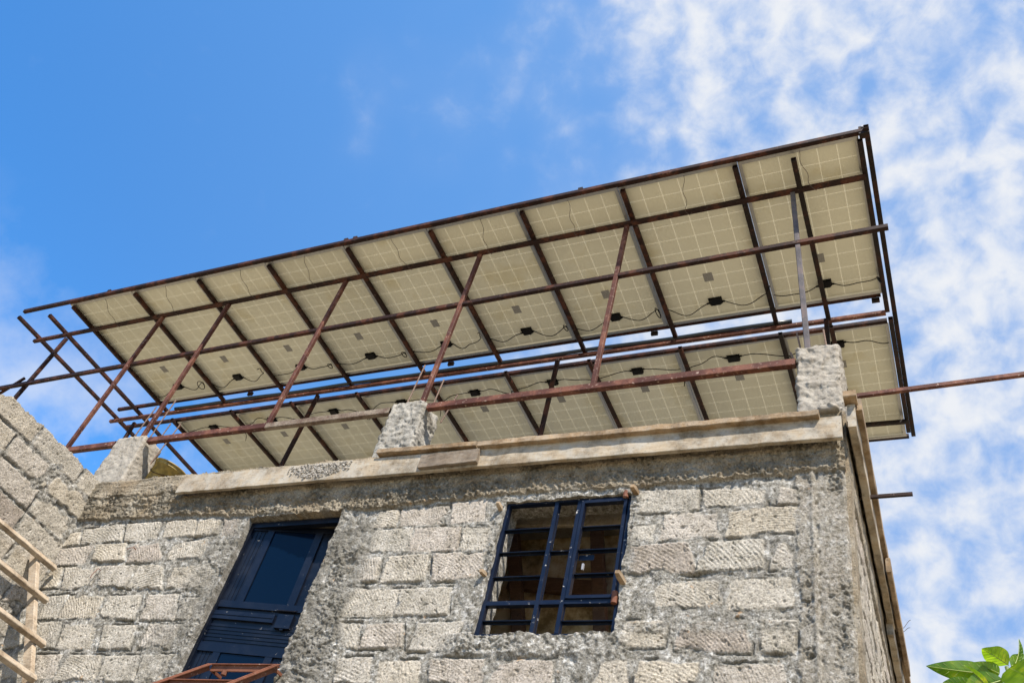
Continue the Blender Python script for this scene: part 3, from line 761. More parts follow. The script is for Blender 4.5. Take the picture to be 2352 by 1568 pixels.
def right_wall():
    us = np.arange(4.735, 10.6, 0.022); vv = np.concatenate([np.arange(GZ-0.1, 1.5, 0.08), np.arange(1.55, 4.262, 0.010)])
    Y, Z = np.meshgrid(us, vv, indexing='ij')
    n20 = fbm(Y, Z, 12, 4, 401); n60 = fbm(Y, Z, 45, 2, 431); n5 = fbm(Y, Z, 4, 3, 451)
    H = -0.012 + 0.014*n20 + 0.005*n60 + 0.012*n5
    stone = np.zeros(Y.shape); tint = np.full(Y.shape, 0.5); conc = np.zeros(Y.shape); joint = np.zeros(Y.shape); dirt = 0.25*sstep(0.0, 0.6, n5)
    H = lay_blocks(Y, Z, H, stone, tint, joint, course_quads(4.95, 10.7, 3.73, GZ, 0.225, 0.36, 0.52, 13), 33)
    dirt = np.maximum(dirt, joint*0.6)
    c = np.clip(sstep(3.73, 3.745, Z + 0.01*n20) + (1-sstep(4.93, 4.97, Y)), 0, 1)
    H = H*(1-c) + (0.016 + 0.008*n20 + 0.004*n60)*c; stone *= (1-c); conc = c
    keep = np.ones((len(us)-1, len(vv)-1), bool)
    return grid_mesh('gable_wall', us, vv, H, keep, 0.2, lambda U, V, h: (-0.452 - 0.0125*(U-WY) + h, U, V), dict(stone=stone, tint=tint, conc=conc, dirt=dirt), M_WALL, bld)
right_wall()

# rooms behind the front wall: slab, floor, plastered walls
MB().box(-7.30, -1.62, 4.935, 5.995, 4.27, 4.36).build('roof_slab', M_SLAB, bld)  # unseen ceiling, shaped for the light: blocks sun, open at right for daylight
MB().box(-7.30, -0.70, 6.16, 10.5, 4.05, 4.19).build('rear_slab', M_SLAB, bld)
MB().box(-7.30, -0.70, 4.95, 6.0, 1.35, 1.55).build('floor_slab', M_SLAB, bld)
MB().box(-7.30, -0.70, 6.0, 6.15, 1.2, 4.55).build('back_wall', M_PLASTER, bld)
MB().box(-3.60, -3.45, 4.94, 5.995, 1.555, 4.265).build('partition_wall', M_PLASTER, bld)
MB().box(-7.33, -7.12, 4.75, 10.5, GZ, 4.0).build('end_wall', M_WALL, bld)


# ---- stub pillars
def rough_box(x0, x1, y0, y1, z0, z1, step, amp, seed, taper=0.0, round_=0.02):
    v = []; f = []; ids = {}
    nx, ny, nz = [max(2, int(round(d/step))) for d in (x1-x0, y1-y0, z1-z0)]
    def vid(i, j, k):
        if (i, j, k) not in ids: ids[(i, j, k)] = len(v); v.append((x0+(x1-x0)*i/nx, y0+(y1-y0)*j/ny, z0+(z1-z0)*k/nz))
        return ids[(i, j, k)]
    for i in range(nx):
        for j in range(ny):
            for k, fl in ((0, 1), (nz, 0)):
                q = [vid(i, j, k), vid(i+1, j, k), vid(i+1, j+1, k), vid(i, j+1, k)]; f.append(tuple(q[::-1] if fl else q))
    for i in range(nx):
        for k in range(nz):
            for j, fl in ((0, 0), (ny, 1)):
                q = [vid(i, j, k), vid(i+1, j, k), vid(i+1, j, k+1), vid(i, j, k+1)]; f.append(tuple(q[::-1] if fl else q))
    for j in range(ny):
        for k in range(nz):
            for i, fl in ((0, 1), (nx, 0)):
                q = [vid(i, j, k), vid(i, j+1, k), vid(i, j+1, k+1), vid(i, j, k+1)]; f.append(tuple(q[::-1] if fl else q))
    P = np.array(v); c = np.array([(x0+x1)/2, (y0+y1)/2, (z0+z1)/2]); hs_ = np.array([(x1-x0)/2, (y1-y0)/2, (z1-z0)/2])
    q = P-c; inner = np.clip(q, -(hs_-round_), hs_-round_); dv = q-inner; L = np.linalg.norm(dv, axis=1, keepdims=True)
    q = inner + dv*np.minimum(1, round_/np.maximum(L, 1e-6)); P = c+q
    P[:, 0] = c[0] + (P[:, 0]-c[0])*(1 + taper*(z1-P[:, 2])/(z1-z0))
    a, b_, d_ = P[:, 0], P[:, 1], P[:, 2]
    def nz3(s):
        f2 = fbm(a - b_*0.8, d_, 40, 3, s+9); f3 = fbm(a + b_*0.9, d_*0.8, 24, 3, s+17)
        return fbm(a*1.0 + b_*0.7, d_ + b_*0.4, 14, 4, s) + 0.7*f2 - 1.6*np.clip(f3-0.12, 0, 0.5)
    P = P + amp*np.stack([nz3(seed), nz3(seed+40), nz3(seed+80)*0.6], -1)
    return P.tolist(), f


def pillar(x0, x1, z1, seed, mat, rebars, taper=0.0, amp=0.010):
    vv, ff = rough_box(x0, x1, WY+0.005, WY+0.26, TOPZ-0.05, z1, 0.010, amp, seed, taper, 0.022)
    p = mk('pillar', vv, ff, mat, bld, True)
    for a, b in rebars:
        a = Vector(a); b = Vector(b); n = 24; pts = [a + (b-a)*k/n for k in range(n+1)]
        w = MB().tube(pts, [0.0075 if k % 2 else 0.006 for k in range(n+1)], 6).build('rebar', M_REBAR, None)
        w.parent = p
    return p
pw = lambda x, y, Y: onwall(x, y, Y)
pL = pillar(-7.31, -6.93, 4.835, 501, M_CONC, [
    (pw(494, 1000, 4.80)*0 + np.array([-7.22, 4.80, 4.78]), pw(628, 858, 4.80) if False else np.array([-7.16, 4.80, 5.30])),
    (np.array([-6.98, 4.80, 4.75]), np.array([-6.93, 4.80, 5.36])),
    (np.array([-7.03, 4.93, 4.75]), np.array([-6.98, 4.93, 5.16])),
    (np.array([-6.95, 4.92, 4.40]), np.array([-6.86, 4.95, 5.16]))], 0.22, 0.009)
pM = pillar(-4.10, -3.775, 4.845, 521, M_CONC_DARK, [
    (np.array([-4.03, 4.80, 4.78]), np.array([-3.98, 4.80, 5.36])),
    (np.array([-3.86, 4.93, 4.78]), np.array([-3.84, 4.95, 5.30])),
    (np.array([-3.70, 4.92, 4.74]), np.array([-3.62, 4.92, 5.05]))], 0.16, 0.017)
pR = pillar(-0.735, -0.44, 4.905, 541, M_CONC, [
    (np.array([-0.70, 4.80, 4.85]), np.array([-0.74, 4.80, 5.14])),
    (np.array([-0.74, 4.86, 4.80]), np.array([-0.80, 4.88, 5.02])),
    (np.array([-0.53, 4.88, 4.85]), np.array([-0.56, 4.88, 5.22]))], 0.02, 0.014)

# ---- door: a steel leaf standing ajar in its frame
dr = empty('door', (-5.08, 4.79, 1.62), parent=bld); dr.matrix_parent_inverse = Matrix.Translation(-Vector(bld.location))
dr['label'] = 'navy blue steel door with dark glass, standing slightly ajar'
def dchild(o):
    return child(o, dr)
fr = MB(); y0 = 4.775
fr.box(DOOR[0]-0.005, DOOR[0]+0.030, y0, y0+0.05, 1.62, 3.70).box(DOOR[1]-0.020, DOOR[1]+0.02, y0, y0+0.05, 1.62, 3.70).box(DOOR[0]+0.030, DOOR[1]-0.020, y0, y0+0.05, 3.655, 3.70)
dchild(fr.build('frame', M_NAVY))
TH = math.radians(9.5)
LD = Vector((math.cos(TH), math.sin(TH), 0)); LN = Vector((math.sin(TH), -math.cos(TH), 0))   # along the leaf, out towards the viewer
HINGE = Vector((-5.055, 4.80, 0))
def leafpt(u, z): return HINGE + LD*u + Vector((0, 0, z))
def leafuv(px, py):
    nn = (LN.x, LN.y, LN.z); h = hit(px, py, nn, HINGE.dot(LN)); d = Vector(h) - HINGE
    return d.dot(LD), d.z
def lslab(mb, u0, u1, z0, z1, d0, d1): return mb.quadslab([leafpt(u0, z0), leafpt(u1, z0), leafpt(u1, z1), leafpt(u0, z1)], LN, d0, d1)
def uvH(a, b): return leafuv(401.95+0.21973*a, 1033.6+0.21973*b)
def uvB(a, b): return leafuv(401.95+0.21973*a, 1223.66+0.21973*b)
LW = 0.88
zt = uvH(1200, 812)[1]
zm = (uvB(500, 705)[1] + uvB(1150, 760)[1])/2              # underside of the upper panel
zr = uvB(800, 1235)[1]                                      # lower rail
gu0 = (uvH(1065, 850)[0] + uvB(745, 715)[0])/2; gu1 = (uvH(1470, 880)[0] + uvB(1165, 745)[0])/2
ru0 = (uvH(825, 815)[0] + uvB(450, 690)[0])/2; ru1 = (uvH(1010, 825)[0] + uvB(650, 705)[0])/2
leaf = MB()
lslab(leaf, 0.0, LW, 1.63, zt, -0.03, 0.0)
sheet = dchild(leaf.build('leaf_sheet', M_NAVY))
bars = MB()
lslab(bars, 0.0, ru0, 1.63, zt, 0.0, 0.014); lslab(bars, ru0, LW, zt-0.045, zt, 0.0, 0.014)
lslab(bars, ru1, gu0-0.012, zm+0.0, zt-0.045, 0.0, 0.016); lslab(bars, gu1+0.012, gu1+0.075, zm, zt-0.045, 0.0, 0.016)
lslab(bars, ru0, LW, zm-0.055, zm, 0.0, 0.016); lslab(bars, ru0, LW, zr-0.035, zr+0.035, 0.0, 0.016)
for u in (ru1, gu1+0.012): lslab(bars, u, u+0.06, 1.63, zr-0.035, 0.0, 0.014)
dchild(bars.build('rail', M_NAVY_DOOR))
rib = MB()
for k in range(1, 5):
    u = ru0 + (ru1-ru0)*k/5; lslab(rib, u-0.002, u+0.002, zm, zt-0.045, 0.0, 0.005); lslab(rib, u-0.002, u+0.002, 1.63, zr-0.035, 0.0, 0.005)
for k in range(1, 3):
    u = gu1+0.075 + (LW-gu1-0.075)*k/3; lslab(rib, u-0.002, u+0.002, zm, zt-0.045, 0.0, 0.005)
za = uvB(700, 990)[1]
for k in range(5):
    z = za + (zr+0.045-za)*k/4.4; lslab(rib, ru0, LW-0.05, z-0.002, z+0.002, 0.0, 0.005)
dchild(rib.build('ribbing', M_NAVY_DOOR))
gl = MB(); lslab(gl, gu0-0.010, gu1+0.010, zm+0.002, zt-0.047, 0.001, 0.005); lslab(gl, ru1+0.062, gu1+0.01, 1.66, zr-0.037, 0.001, 0.005)
dchild(gl.build('glass_pane', M_GLASS))
lp = MB(); a0 = uvB(380, 850); a1 = uvB(1050, 890)
zz = (uvB(365, 850)[1]+uvB(1045, 905)[1])/2
lslab(lp, a0[0]+0.005, a1[0], zz-0.035, zz+0.032, 0.001, 0.022); lslab(lp, a0[0]+0.012, a1[0]-0.01, zz-0.003, zz+0.003, 0.022, 0.027)
dchild(lp.build('letter_plate', M_NAVY_DOOR))
lk = MB(); b0 = uvB(1070, 940); b1 = uvB(1235, 940); zk0 = uvB(1150, 1015)[1]; zk1 = uvB(1150, 868)[1]
lslab(lk, b0[0], b1[0], zk0, zk1, 0.001, 0.03); lslab(lk, b0[0]+0.05, b1[0]-0.05, zk0-0.012, zk0, 0.004, 0.024)
dchild(lk.build('lock_box', M_NAVY_DOOR))
h0 = uvB(1085, 820); hb_ = MB(); hb_.tube([leafpt(h0[0], h0[1])+LN*0.02, leafpt(h0[0]+0.16, h0[1]+0.002)+LN*0.02], 0.008, 8)
dchild(hb_.build('bolt_handle', M_NAVY_DOOR))

# ---- window: steel casement frame without panes
wd_ = empty('window', (-2.3, 4.75, WIN[2]), parent=bld); wd_.matrix_parent_inverse = Matrix.Translation(-Vector(bld.location))
def wchild(o):
    return child(o, wd_)
WP = 4.755
def wv(a, b):
    p = onwall((1850 + a/2.24)*0.57422, (1900 + b/2.24)*0.57422, WP); return p[0], p[2]
xl = (wv(405, 275)[0] + wv(165, 1430)[0])/2; xr = (wv(1520, 210)[0] + wv(1345, 1400)[0])/2
m1 = (wv(850, 260)[0] + wv(625, 1425)[0])/2; m2 = (wv(1055, 250)[0] + wv(850, 1430)[0])/2
ztp = (wv(420, 275)[1] + wv(1500, 215)[1])/2; zbt = (wv(200, 1435)[1] + wv(1300, 1435)[1])/2
ztr = (wv(210, 1145)[1] + wv(1350, 1140)[1])/2
def wrow(a0, b0, a1, b1): return (wv(a0, b0)[1] + wv(a1, b1)[1])/2
fw = MB()
d0, d1 = WP-0.012, WP+0.030
fw.box(xl-0.030, xl+0.008, d0, d1, zbt-0.03, ztp+0.03).box(xr-0.012, xr+0.030, d0, d1, zbt-0.03, ztp+0.03)
fw.box(xl+0.008, xr-0.012, d0, d1, ztp, ztp+0.03).box(xl+0.008, xr-0.012, d0, d1, zbt-0.03, zbt+0.006)
wchild(fw.build('outer_frame', M_NAVY_WORN))
for mm in (m1, m2):
    b = MB().box(mm-0.014, mm+0.014, d0-0.004, d1, zbt+0.006, ztp).box(mm+0.014, mm+0.019, WP+0.012, WP+0.016, zbt+0.006, ztp); wchild(b.build('mullion', M_NAVY_WORN))
tr_ = MB()
for (a, b) in ((xl+0.008, m1-0.014), (m1+0.014, m2-0.014), (m2+0.014, xr-0.012)): tr_.box(a, b, d0, d1, ztr-0.016, ztr+0.014)
wchild(tr_.build('transom', M_NAVY_WORN))
def wbar(a, b, z):
    q = MB().box(a, b, WP-0.004, WP+0.024, z-0.003, z+0.003).box(a, b, WP+0.021, WP+0.024, z-0.016, z-0.003); wchild(q.build('glazing_bar', M_NAVY))
for r_ in ((380, 487, 800, 475), (320, 690, 750, 683), (265, 910, 705, 905), (165, 1303, 615, 1302)): wbar(xl+0.008, m1-0.014, wrow(*r_))
wbar(m1+0.014, m2-0.014, wrow(790, 682, 960, 676)); wbar(m2+0.014, xr-0.012, wrow(890, 1303, 1350, 1303))
cs = MB(); cz0 = wrow(930, 1115, 1350, 1108); c0, c1 = m2+0.020, xr-0.018
cs.box(c0, c0+0.022, d0-0.012, d1-0.012, cz0, ztp-0.006).box(c1-0.022, c1, d0-0.012, d1-0.012, cz0, ztp-0.006).box(c0+0.022, c1-0.022, d0-0.012, d1-0.012, ztp-0.03, ztp-0.006).box(c0+0.022, c1-0.022, d0-0.012, d1-0.012, cz0-0.002, cz0+0.02)
wchild(cs.build('casement', M_NAVY_WORN))
for r_ in ((1050, 463, 1460, 445), (1010, 670, 1430, 655), (970, 885, 1365, 875)): wbar(c0+0.022, c1-0.022, wrow(*r_))
hg = MB(); zz = wv(1375, 1105)[1]; hg.tube([(xr-0.012, WP-0.03, zz-0.05), (xr-0.012, WP-0.03, zz+0.03)], 0.02, 10); wchild(hg.build('hinge', M_RUST))
zz = wv(1495, 190)[1]; wchild(MB().tube([(xr-0.03, WP-0.03, zz-0.03), (xr-0.03, WP-0.03, zz+0.02)], 0.02, 10).build('hinge', M_RUST))
pt = wv(1110, 715); ct = MB().box(c0+0.022, c0+0.13, WP+0.03, WP+0.034, pt[1]-0.018, pt[1]+0.022); wchild(ct.build('stay_plate', M_NAVY_WORN))
pt = wv(1068, 790); wchild(MB().box(pt[0]-0.007, pt[0]+0.007, WP+0.02, WP+0.035, pt[1]-0.03, pt[1]+0.015).build('catch', simple('pale_metal', (0.25, 0.25, 0.26), 0.5, 0.3)))

# timber seen through the window
M_SHUT = wood('pale_shuttering', (0.34, 0.28, 0.19), (0.46, 0.40, 0.30), 0.5)
def loose(name, mb, mat, label, cat, group=None, smooth=False):
    o = mb.build(name, mat, None, smooth); return tag(o, label, cat, group)
def wray(a, b, Y): return Vector(onwall((1850 + a/2.24)*0.57422, (1900 + b/2.24)*0.57422, Y))
p0 = wray(380, 385, 5.15); p1 = wray(1500, 385, 5.15)
loose('plank', MB().bar((p0.x-0.2, 5.15, p0.z+0.02), (p1.x+0.25, 5.15, p1.z+0.0), 0.035, 0.17, cham=0.003), M_SHUT, 'pale shuttering plank inside the room, across the top of the window opening', 'plank')
for a, b, lab in (((455, 500), (505, 1420), 'leaning dark timber prop inside the room behind the left window panes'), ((1205, 500), (1240, 1420), 'leaning dark timber prop inside the room behind the right casement')):
    t = wray(*a, 5.80); u = wray(*b, 5.80); dv = (t-u)
    t2 = u + dv*((4.35-u.z)/dv.z); u2 = u + dv*((1.56-u.z)/dv.z)
    loose('timber_prop', MB().bar(u2, t2, 0.10, 0.08, up=(0, 1, 0), cham=0.006), M_PROP, lab, 'timber prop', 'props inside the room')
t = wray(490, 965, 5.90); u = wray(1200, 1020, 5.90)
loose('timber_rail', MB().bar(t + (t-u)*0.1, u + (u-t)*0.1, 0.05, 0.13, cham=0.004), M_PROP, 'dark horizontal board nailed across the props inside the room', 'board')

# wedges holding the window frame
def wedge(a, b, Y0, w, lab):
    p = Vector(onwall((1850 + a[0]/2.24)*0.57422, (1900 + a[1]/2.24)*0.57422, Y0)); q = Vector(onwall((1850 + b[0]/2.24)*0.57422, (1900 + b[1]/2.24)*0.57422, WY-0.005)) 
    d = q-p; mb = MB()
    sx = Vector((1, 0, 0)); n = d.cross(sx).normalized()
    v = []
    for t_, ww, hh in ((0, w*0.75, w*0.75), (0.35, w, w), (1, w, w*0.8), (1.3, w*0.9, w*0.6)):
        c = p + d*t_
        v += [c - sx*ww/2 - n*hh/2, c + sx*ww/2 - n*hh/2, c + sx*ww/2 + n*hh/2, c - sx*ww/2 + n*hh/2]
    f = [(3, 2, 1, 0), (12, 13, 14, 15)]
    for k in range(3):
        for i in range(4):
            j = (i+1) % 4; f.append((k*4+i, k*4+j, k*4+4+j, k*4+4+i))
    mb.add(v, f)
    loose('wooden_wedge', mb, M_TIMBER, lab, 'wedge', 'wooden wedges round the window')
wedge((1385, 860), (1440, 960), 4.62, 0.035, 'longest wooden wedge, jutting from the right window jamb halfway up')
wedge((1520, 92), (1560, 160), 4.64, 0.035, 'wooden wedge at the upper right corner of the window frame')
wedge((315, 240), (348, 312), 4.66, 0.030, 'wooden wedge in the mortar left of the upper window corner')
wedge((165, 850), (198, 888), 4.67, 0.030, 'short wooden wedge low in the mortar left of the window')

# ------------------------------------------------------------------ formwork timber along the wall top
def plank(pts_a, pts_b, w, h, mat, lab, up=(0, 0, 1), jit=0.0018, seg=30, cat='plank', group='formwork boards on the wall top'):
    return loose('timber_plank', MB().bar(pts_a, pts_b, w, h, up=up, cham=0.004, jit=jit, seg=seg), mat, lab, cat, group)
PF = WY - 0.100                                             # mid of the main boards' thickness
def wz(x, y, Y=WY-0.117): return onwall(x, y, Y)
a = wz(402, 1131); b = wz(1000, 1080); c = wz(1935, 1004)
hB = 0.180
plank((a[0], PF, a[2]+hB/2), (-3.30, PF, b[2]+hB/2+0.002), 0.034, hB, M_PLANK, 'long pale formwork plank from left end to middle, crusted with mortar at its right')
plank((-3.296, PF, b[2]+hB/2+0.004), (c[0], PF, c[2]+hB/2+0.004), 0.036, hB, M_PLANK, 'long pale formwork plank under the right half of the wall top, ending at the corner')
u0 = wz(1095, 1024, WY-0.16); u1 = wz(1880, 952, WY-0.16)
plank((u0[0], WY-0.125, u0[2]+0.022), (u1[0], WY-0.125, u1[2]+0.022), 0.075, 0.048, M_TIMBER, 'brown square timber lying on top of the right formwork plank, near the corner pillar', jit=0.004)
u0 = wz(864, 1040, WY-0.15); u1 = wz(1092, 1022, WY-0.15)
plank((u0[0], WY-0.115, u0[2]+0.022), (u1[0], WY-0.115, u1[2]+0.022), 0.070, 0.044, M_TIMBER, 'short square timber at the foot of the middle pillar', seg=12)
u0 = wz(958, 1072, WY-0.16); u1 = wz(1092, 1060, WY-0.16)
plank((u0[0], WY-0.140, u0[2]+0.060), (u1[0], WY-0.140, u1[2]+0.072), 0.032, 0.125, M_OLDWOOD, 'short weathered board nailed over the joint of the two formwork planks', seg=10)
# mortar splashes: lumps clinging to the planks
def clods(x0, x1, z0, z1, yb, n, r0, r1, seed):
    rs = np.random.RandomState(seed); bm = bmesh.new()
    for k in range(n):
        r_ = r0 + (r1-r0)*rs.rand()**2; cx = (x0+x1)/2 + (x1-x0)/2*np.clip(rs.randn()*0.45, -1, 1); cz = z1 - (z1-z0)*rs.rand()**1.3*(1 - 0.5*abs(cx-(x0+x1)/2)/(x1-x0)*2)
        m4 = Matrix.Translation((cx, yb + 0.004*rs.randn(), cz)) @ Matrix.Rotation(6.28*rs.rand(), 4, Vector(rs.randn(3))) @ Matrix.Diagonal((r_*(0.8+0.6*rs.rand()), r_*(0.7+0.5*rs.rand()), r_*(0.5+0.5*rs.rand()), 1))
        q = bmesh.ops.create_icosphere(bm, subdivisions=1, radius=1.0)
        for v in q['verts']: v.co = m4 @ (v.co*(0.8 + 0.4*rs.rand()))
    me = bpy.data.meshes.new('mortar_lump'); bm.to_mesh(me); bm.free(); me.materials.append(M_SLAB)
    o = bpy.data.objects.new('mortar_lump', me); COL.objects.link(o); return o
tag(clods(-4.78, -4.18, 3.965, 4.118, WY-0.117, 800, 0.004, 0.014, 5), 'grey gritty mortar splashed over the left formwork plank', 'mortar')
vv, ff = rough_box(-0.60, -0.46, WY-0.085, WY+0.03, 4.205, 4.26, 0.010, 0.013, 603, 0.0, 0.025)
tag(mk('mortar_lump', vv, ff, M_CONC, None, True), 'pale mortar lump squeezed out below the corner pillar', 'mortar')
# along the gable
gx = lambda y: -0.415 - 0.0125*(y-4.8)
plank((gx(4.62)+0.025, 4.62, 4.115), (gx(7.1)+0.025, 7.1, 4.115), 0.05, 0.19, M_PLANK, 'formwork board along the gable top, its sawn end at the wall corner', jit=0.003)
plank((gx(7.0)+0.015, 7.0, 4.02), (gx(10.4)+0.015, 10.4, 4.02), 0.05, 0.19, M_PLANK, 'far formwork board along the gable top, hanging lower than the near one', jit=0.004)
plank((gx(4.6)+0.066, 4.66, 4.240), (gx(10.3)+0.052, 10.3, 4.20), 0.045, 0.10, M_TIMBER, 'narrow brown batten nailed outside the gable formwork boards', jit=0.003)
MB().bar((gx(4.78)-0.010, 4.78, 4.228), (gx(10.4)-0.010, 10.4, 4.228), 0.085, 0.040).build('gap_backing', M_SLAB, bld)  # added backing bar that keeps sky light out of the formwork gap
loose('timber_block', MB().bar((-0.425, 4.60, 4.245), (-0.345, 4.60, 4.245), 0.10, 0.055, cham=0.006), M_TIMBER, 'small brown timber block capping the gable board at the corner', 'timber block')
plank((gx(6.6)+0.085, 6.3, 4.10), (gx(8.0)+0.085, 7.9, 4.10), 0.035, 0.12, M_TIMBER, 'short cleat board overlapping the joint of the gable formwork', seg=8)
loose('steel_stub', MB().bar((-0.46, 5.41, 4.06), (-0.105, 5.41, 4.065), 0.022, 0.022, hollow=True), M_STEEL, 'short rusty steel bar poking out beyond the gable formwork', 'steel bar')
w0 = Vector((-0.40, 7.3, 4.1)); ww = MB()
for e in ((0.12, 0.0, 0.12), (0.11, 0.0, 0.05)):
    ww.tube([w0 + Vector((e[0]*t_ , 0, e[2]*t_ + 0.008*math.sin(9*t_))) for t_ in [k/10 for k in range(11)]], 0.0022, 5)
loose('tie_wire', ww, M_WIRE, 'two thin wire ends sticking out past the gable formwork', 'wire')

# ------------------------------------------------------------------ steel canopy frame
SL = 0.02
def roofz(x, dz=0.0): return 4.72*(1.43 + SL*0.8) + SL*x + dz
X = [-8.905, -7.945, -7.02, -6.07, -5.08, -4.118, -3.143, -2.153, -1.149, -0.135]
T = 0.042
frame = empty('steel_canopy_frame', (-5.0, 4.8, 4.78), 'red brown welded steel tube frame carrying the solar panels above the wall', 'steel frame')
def tube_part(name, a, b, mat=M_STEEL, w=T, h=T, up=(0, 0, 1), hollow=True):
    return MB().bar(a, b, w, h, up=up, cham=0.004, hollow=hollow).build(name, mat, frame)
fy = lambda x: 4.225 + 0.0085*(x+9.67)                       # front beam
by = lambda x: 4.615 + 0.0075*(x+9.81)                       # beam under the rafters, over the posts
py2 = lambda x: 6.020 + 0.0065*(x+9.66)                      # purlin closing the front row
ay = lambda x: 6.128 + 0.0122*(x+9.80)                       # carrying pair behind the gap
cy = lambda x: 6.315 + 0.0080*(x+9.79)
def along(name, f, x0, x1, dz, mat=M_STEEL, h=T, w=T):
    return tube_part(name, (x0, f(x0), roofz(x0, dz+h/2)), (x1, f(x1), roofz(x1, dz+h/2)), mat, w, h)
along('front_beam', fy, -9.70, -0.075, 0.044, h=0.046)
along('main_beam', by, -9.84, -0.13, -0.044)
along('purlin', py2, -9.68, -0.17, 0.044)
along('purlin', ay, -9.86, -0.15, -0.044, M_STEEL_LIT_WORN)
along('purlin', cy, -9.75, -0.15, 0.002, M_STEEL)
along('purlin', lambda x: 7.50 + 0.035*(x+9.0), -9.60, -0.12, -0.044, M_STEEL_DARK)
along('purlin', lambda x: 8.06 + 0.010*(x+9.0), -9.60, -0.12, 0.044, M_STEEL_DARK)
for i, x in enumerate(X):
    mt = M_STEEL_DARK if i >= 8 else M_STEEL
    xs = x
    tube_part('rafter', (xs, fy(x)+0.045, roofz(xs, T/2)), (xs, ay(x)+0.02, roofz(xs, T/2)), mt)
    xr_ = x + 0.018
    if i < 9 or True: tube_part('rafter', (xr_, cy(x)-0.07, roofz(xr_, -T/2-0.002) if False else roofz(xr_, T/2-0.044+0.0)), (xr_, 8.02, roofz(xr_, T/2-0.044+0.044)), mt)
tube_part('rafter', (-0.665, 4.365, roofz(-0.665, -0.02)), (-0.66, 6.30, roofz(-0.66, -0.02)), M_STEEL_DARK)     # extra rafter by the corner pillar
tube_part('rafter', (-0.655, 6.34, roofz(-0.655, 0.0)), (-0.64, 8.0, roofz(-0.65, 0.0)), M_STEEL_DARK)
tube_part('edge_rafter', (-0.075, 4.26, roofz(-0.07, T/2+0.044)), (-0.075, 8.14, roofz(-0.07, T/2+0.044)), M_STEEL_DARK)
tube_part('edge_rafter', (-9.79, 4.25, roofz(-9.79, T/2)), (-9.76, 8.05, roofz(-9.77, T/2)))
tube_part('edge_rafter', (-9.335, 4.32, roofz(-9.335, T/2)), (-9.37, 8.05, roofz(-9.37, T/2)))
# posts standing on the base beam
BZ = 4.772
ends = [((155, 1027), (378, 735)), ((330, 1000), (532, 700)), ((620, 965), (797, 650)), ((975, 912), (1103, 590)), ((1366, 865), (1440, 518)), ((1855, 790), (1820, 440))]
PY = WY + 0.035
for i, (b_, t_) in enumerate(ends):
    b3 = Vector(onwall(*b_, PY)); t3 = Vector(onwall(*t_, 4.68)); t3 = Vector((t3.x, by(t3.x)+0.012, roofz(t3.x, -0.030)))
    b3.z = BZ + 0.01 if i in (0, 2, 4) else b3.z - 0.06
    tube_part('post', b3, t3, M_GREY if i == 5 else M_STEEL_LIT_WORN, w=0.040, h=0.040, up=(0, 1, 0))
s0t = Vector(onwall(155, 775, PY)); s0b = Vector(onwall(25, 925, PY)); d = s0b - s0t
tube_part('post', s0t + d*0.02, s0t + d*1.9, M_STEEL, up=(0, 1, 0))
br0 = Vector(onwall(57, 868, PY)); br1 = Vector(onwall(-60, 940, PY)); tube_part('brace', br0, br1, M_STEEL, w=0.03, h=0.03)
# rails
r0 = Vector(onwall(-30, 897, PY-0.045)); r1 = Vector(onwall(2040, 521, PY-0.045)); r0 = r0 + (r0-r1)*0.08
tube_part('mid_rail', r0, r1, M_STEEL, w=0.040, h=0.046)
M_SPLASH = concrete('cement_splashed_steel', (0.055, 0.026, 0.018), (0.20, 0.165, 0.128), 0.9)
for x0, x1, mt in ((-7.99, -7.33, M_STEEL_LIT_WORN), (-6.89, -5.45, M_STEEL_LIT_WORN), (-5.448, -4.12, M_SPLASH), (-3.75, -0.745, M_STEEL_LIT_WORN)):
    tube_part('base_beam', (x0, PY, BZ), (x1, PY, BZ + 0.004), mt, w=0.05, h=0.062)
tube_part('side_beam', (-0.46, 5.19, 4.80), (1.25, 5.19, 4.865), M_STEEL_LIT_WORN, w=0.030, h=0.036)
# rear posts on the slab
for (xa, xb) in ((-6.54, -6.66), (-3.438, -3.438), (-9.47, -9.42), (-0.68, -0.66)):
    zt_ = roofz(xa, -0.046); x2 = xa + (xb-xa)*(zt_-4.19)
    tube_part('post', (xb, 6.20, 4.19) if xa > -7.5 else (xb, 6.20, GZ), (xa, 6.20, zt_), M_STEEL if xa < -1 else M_STEEL_DARK, up=(0, 1, 0))
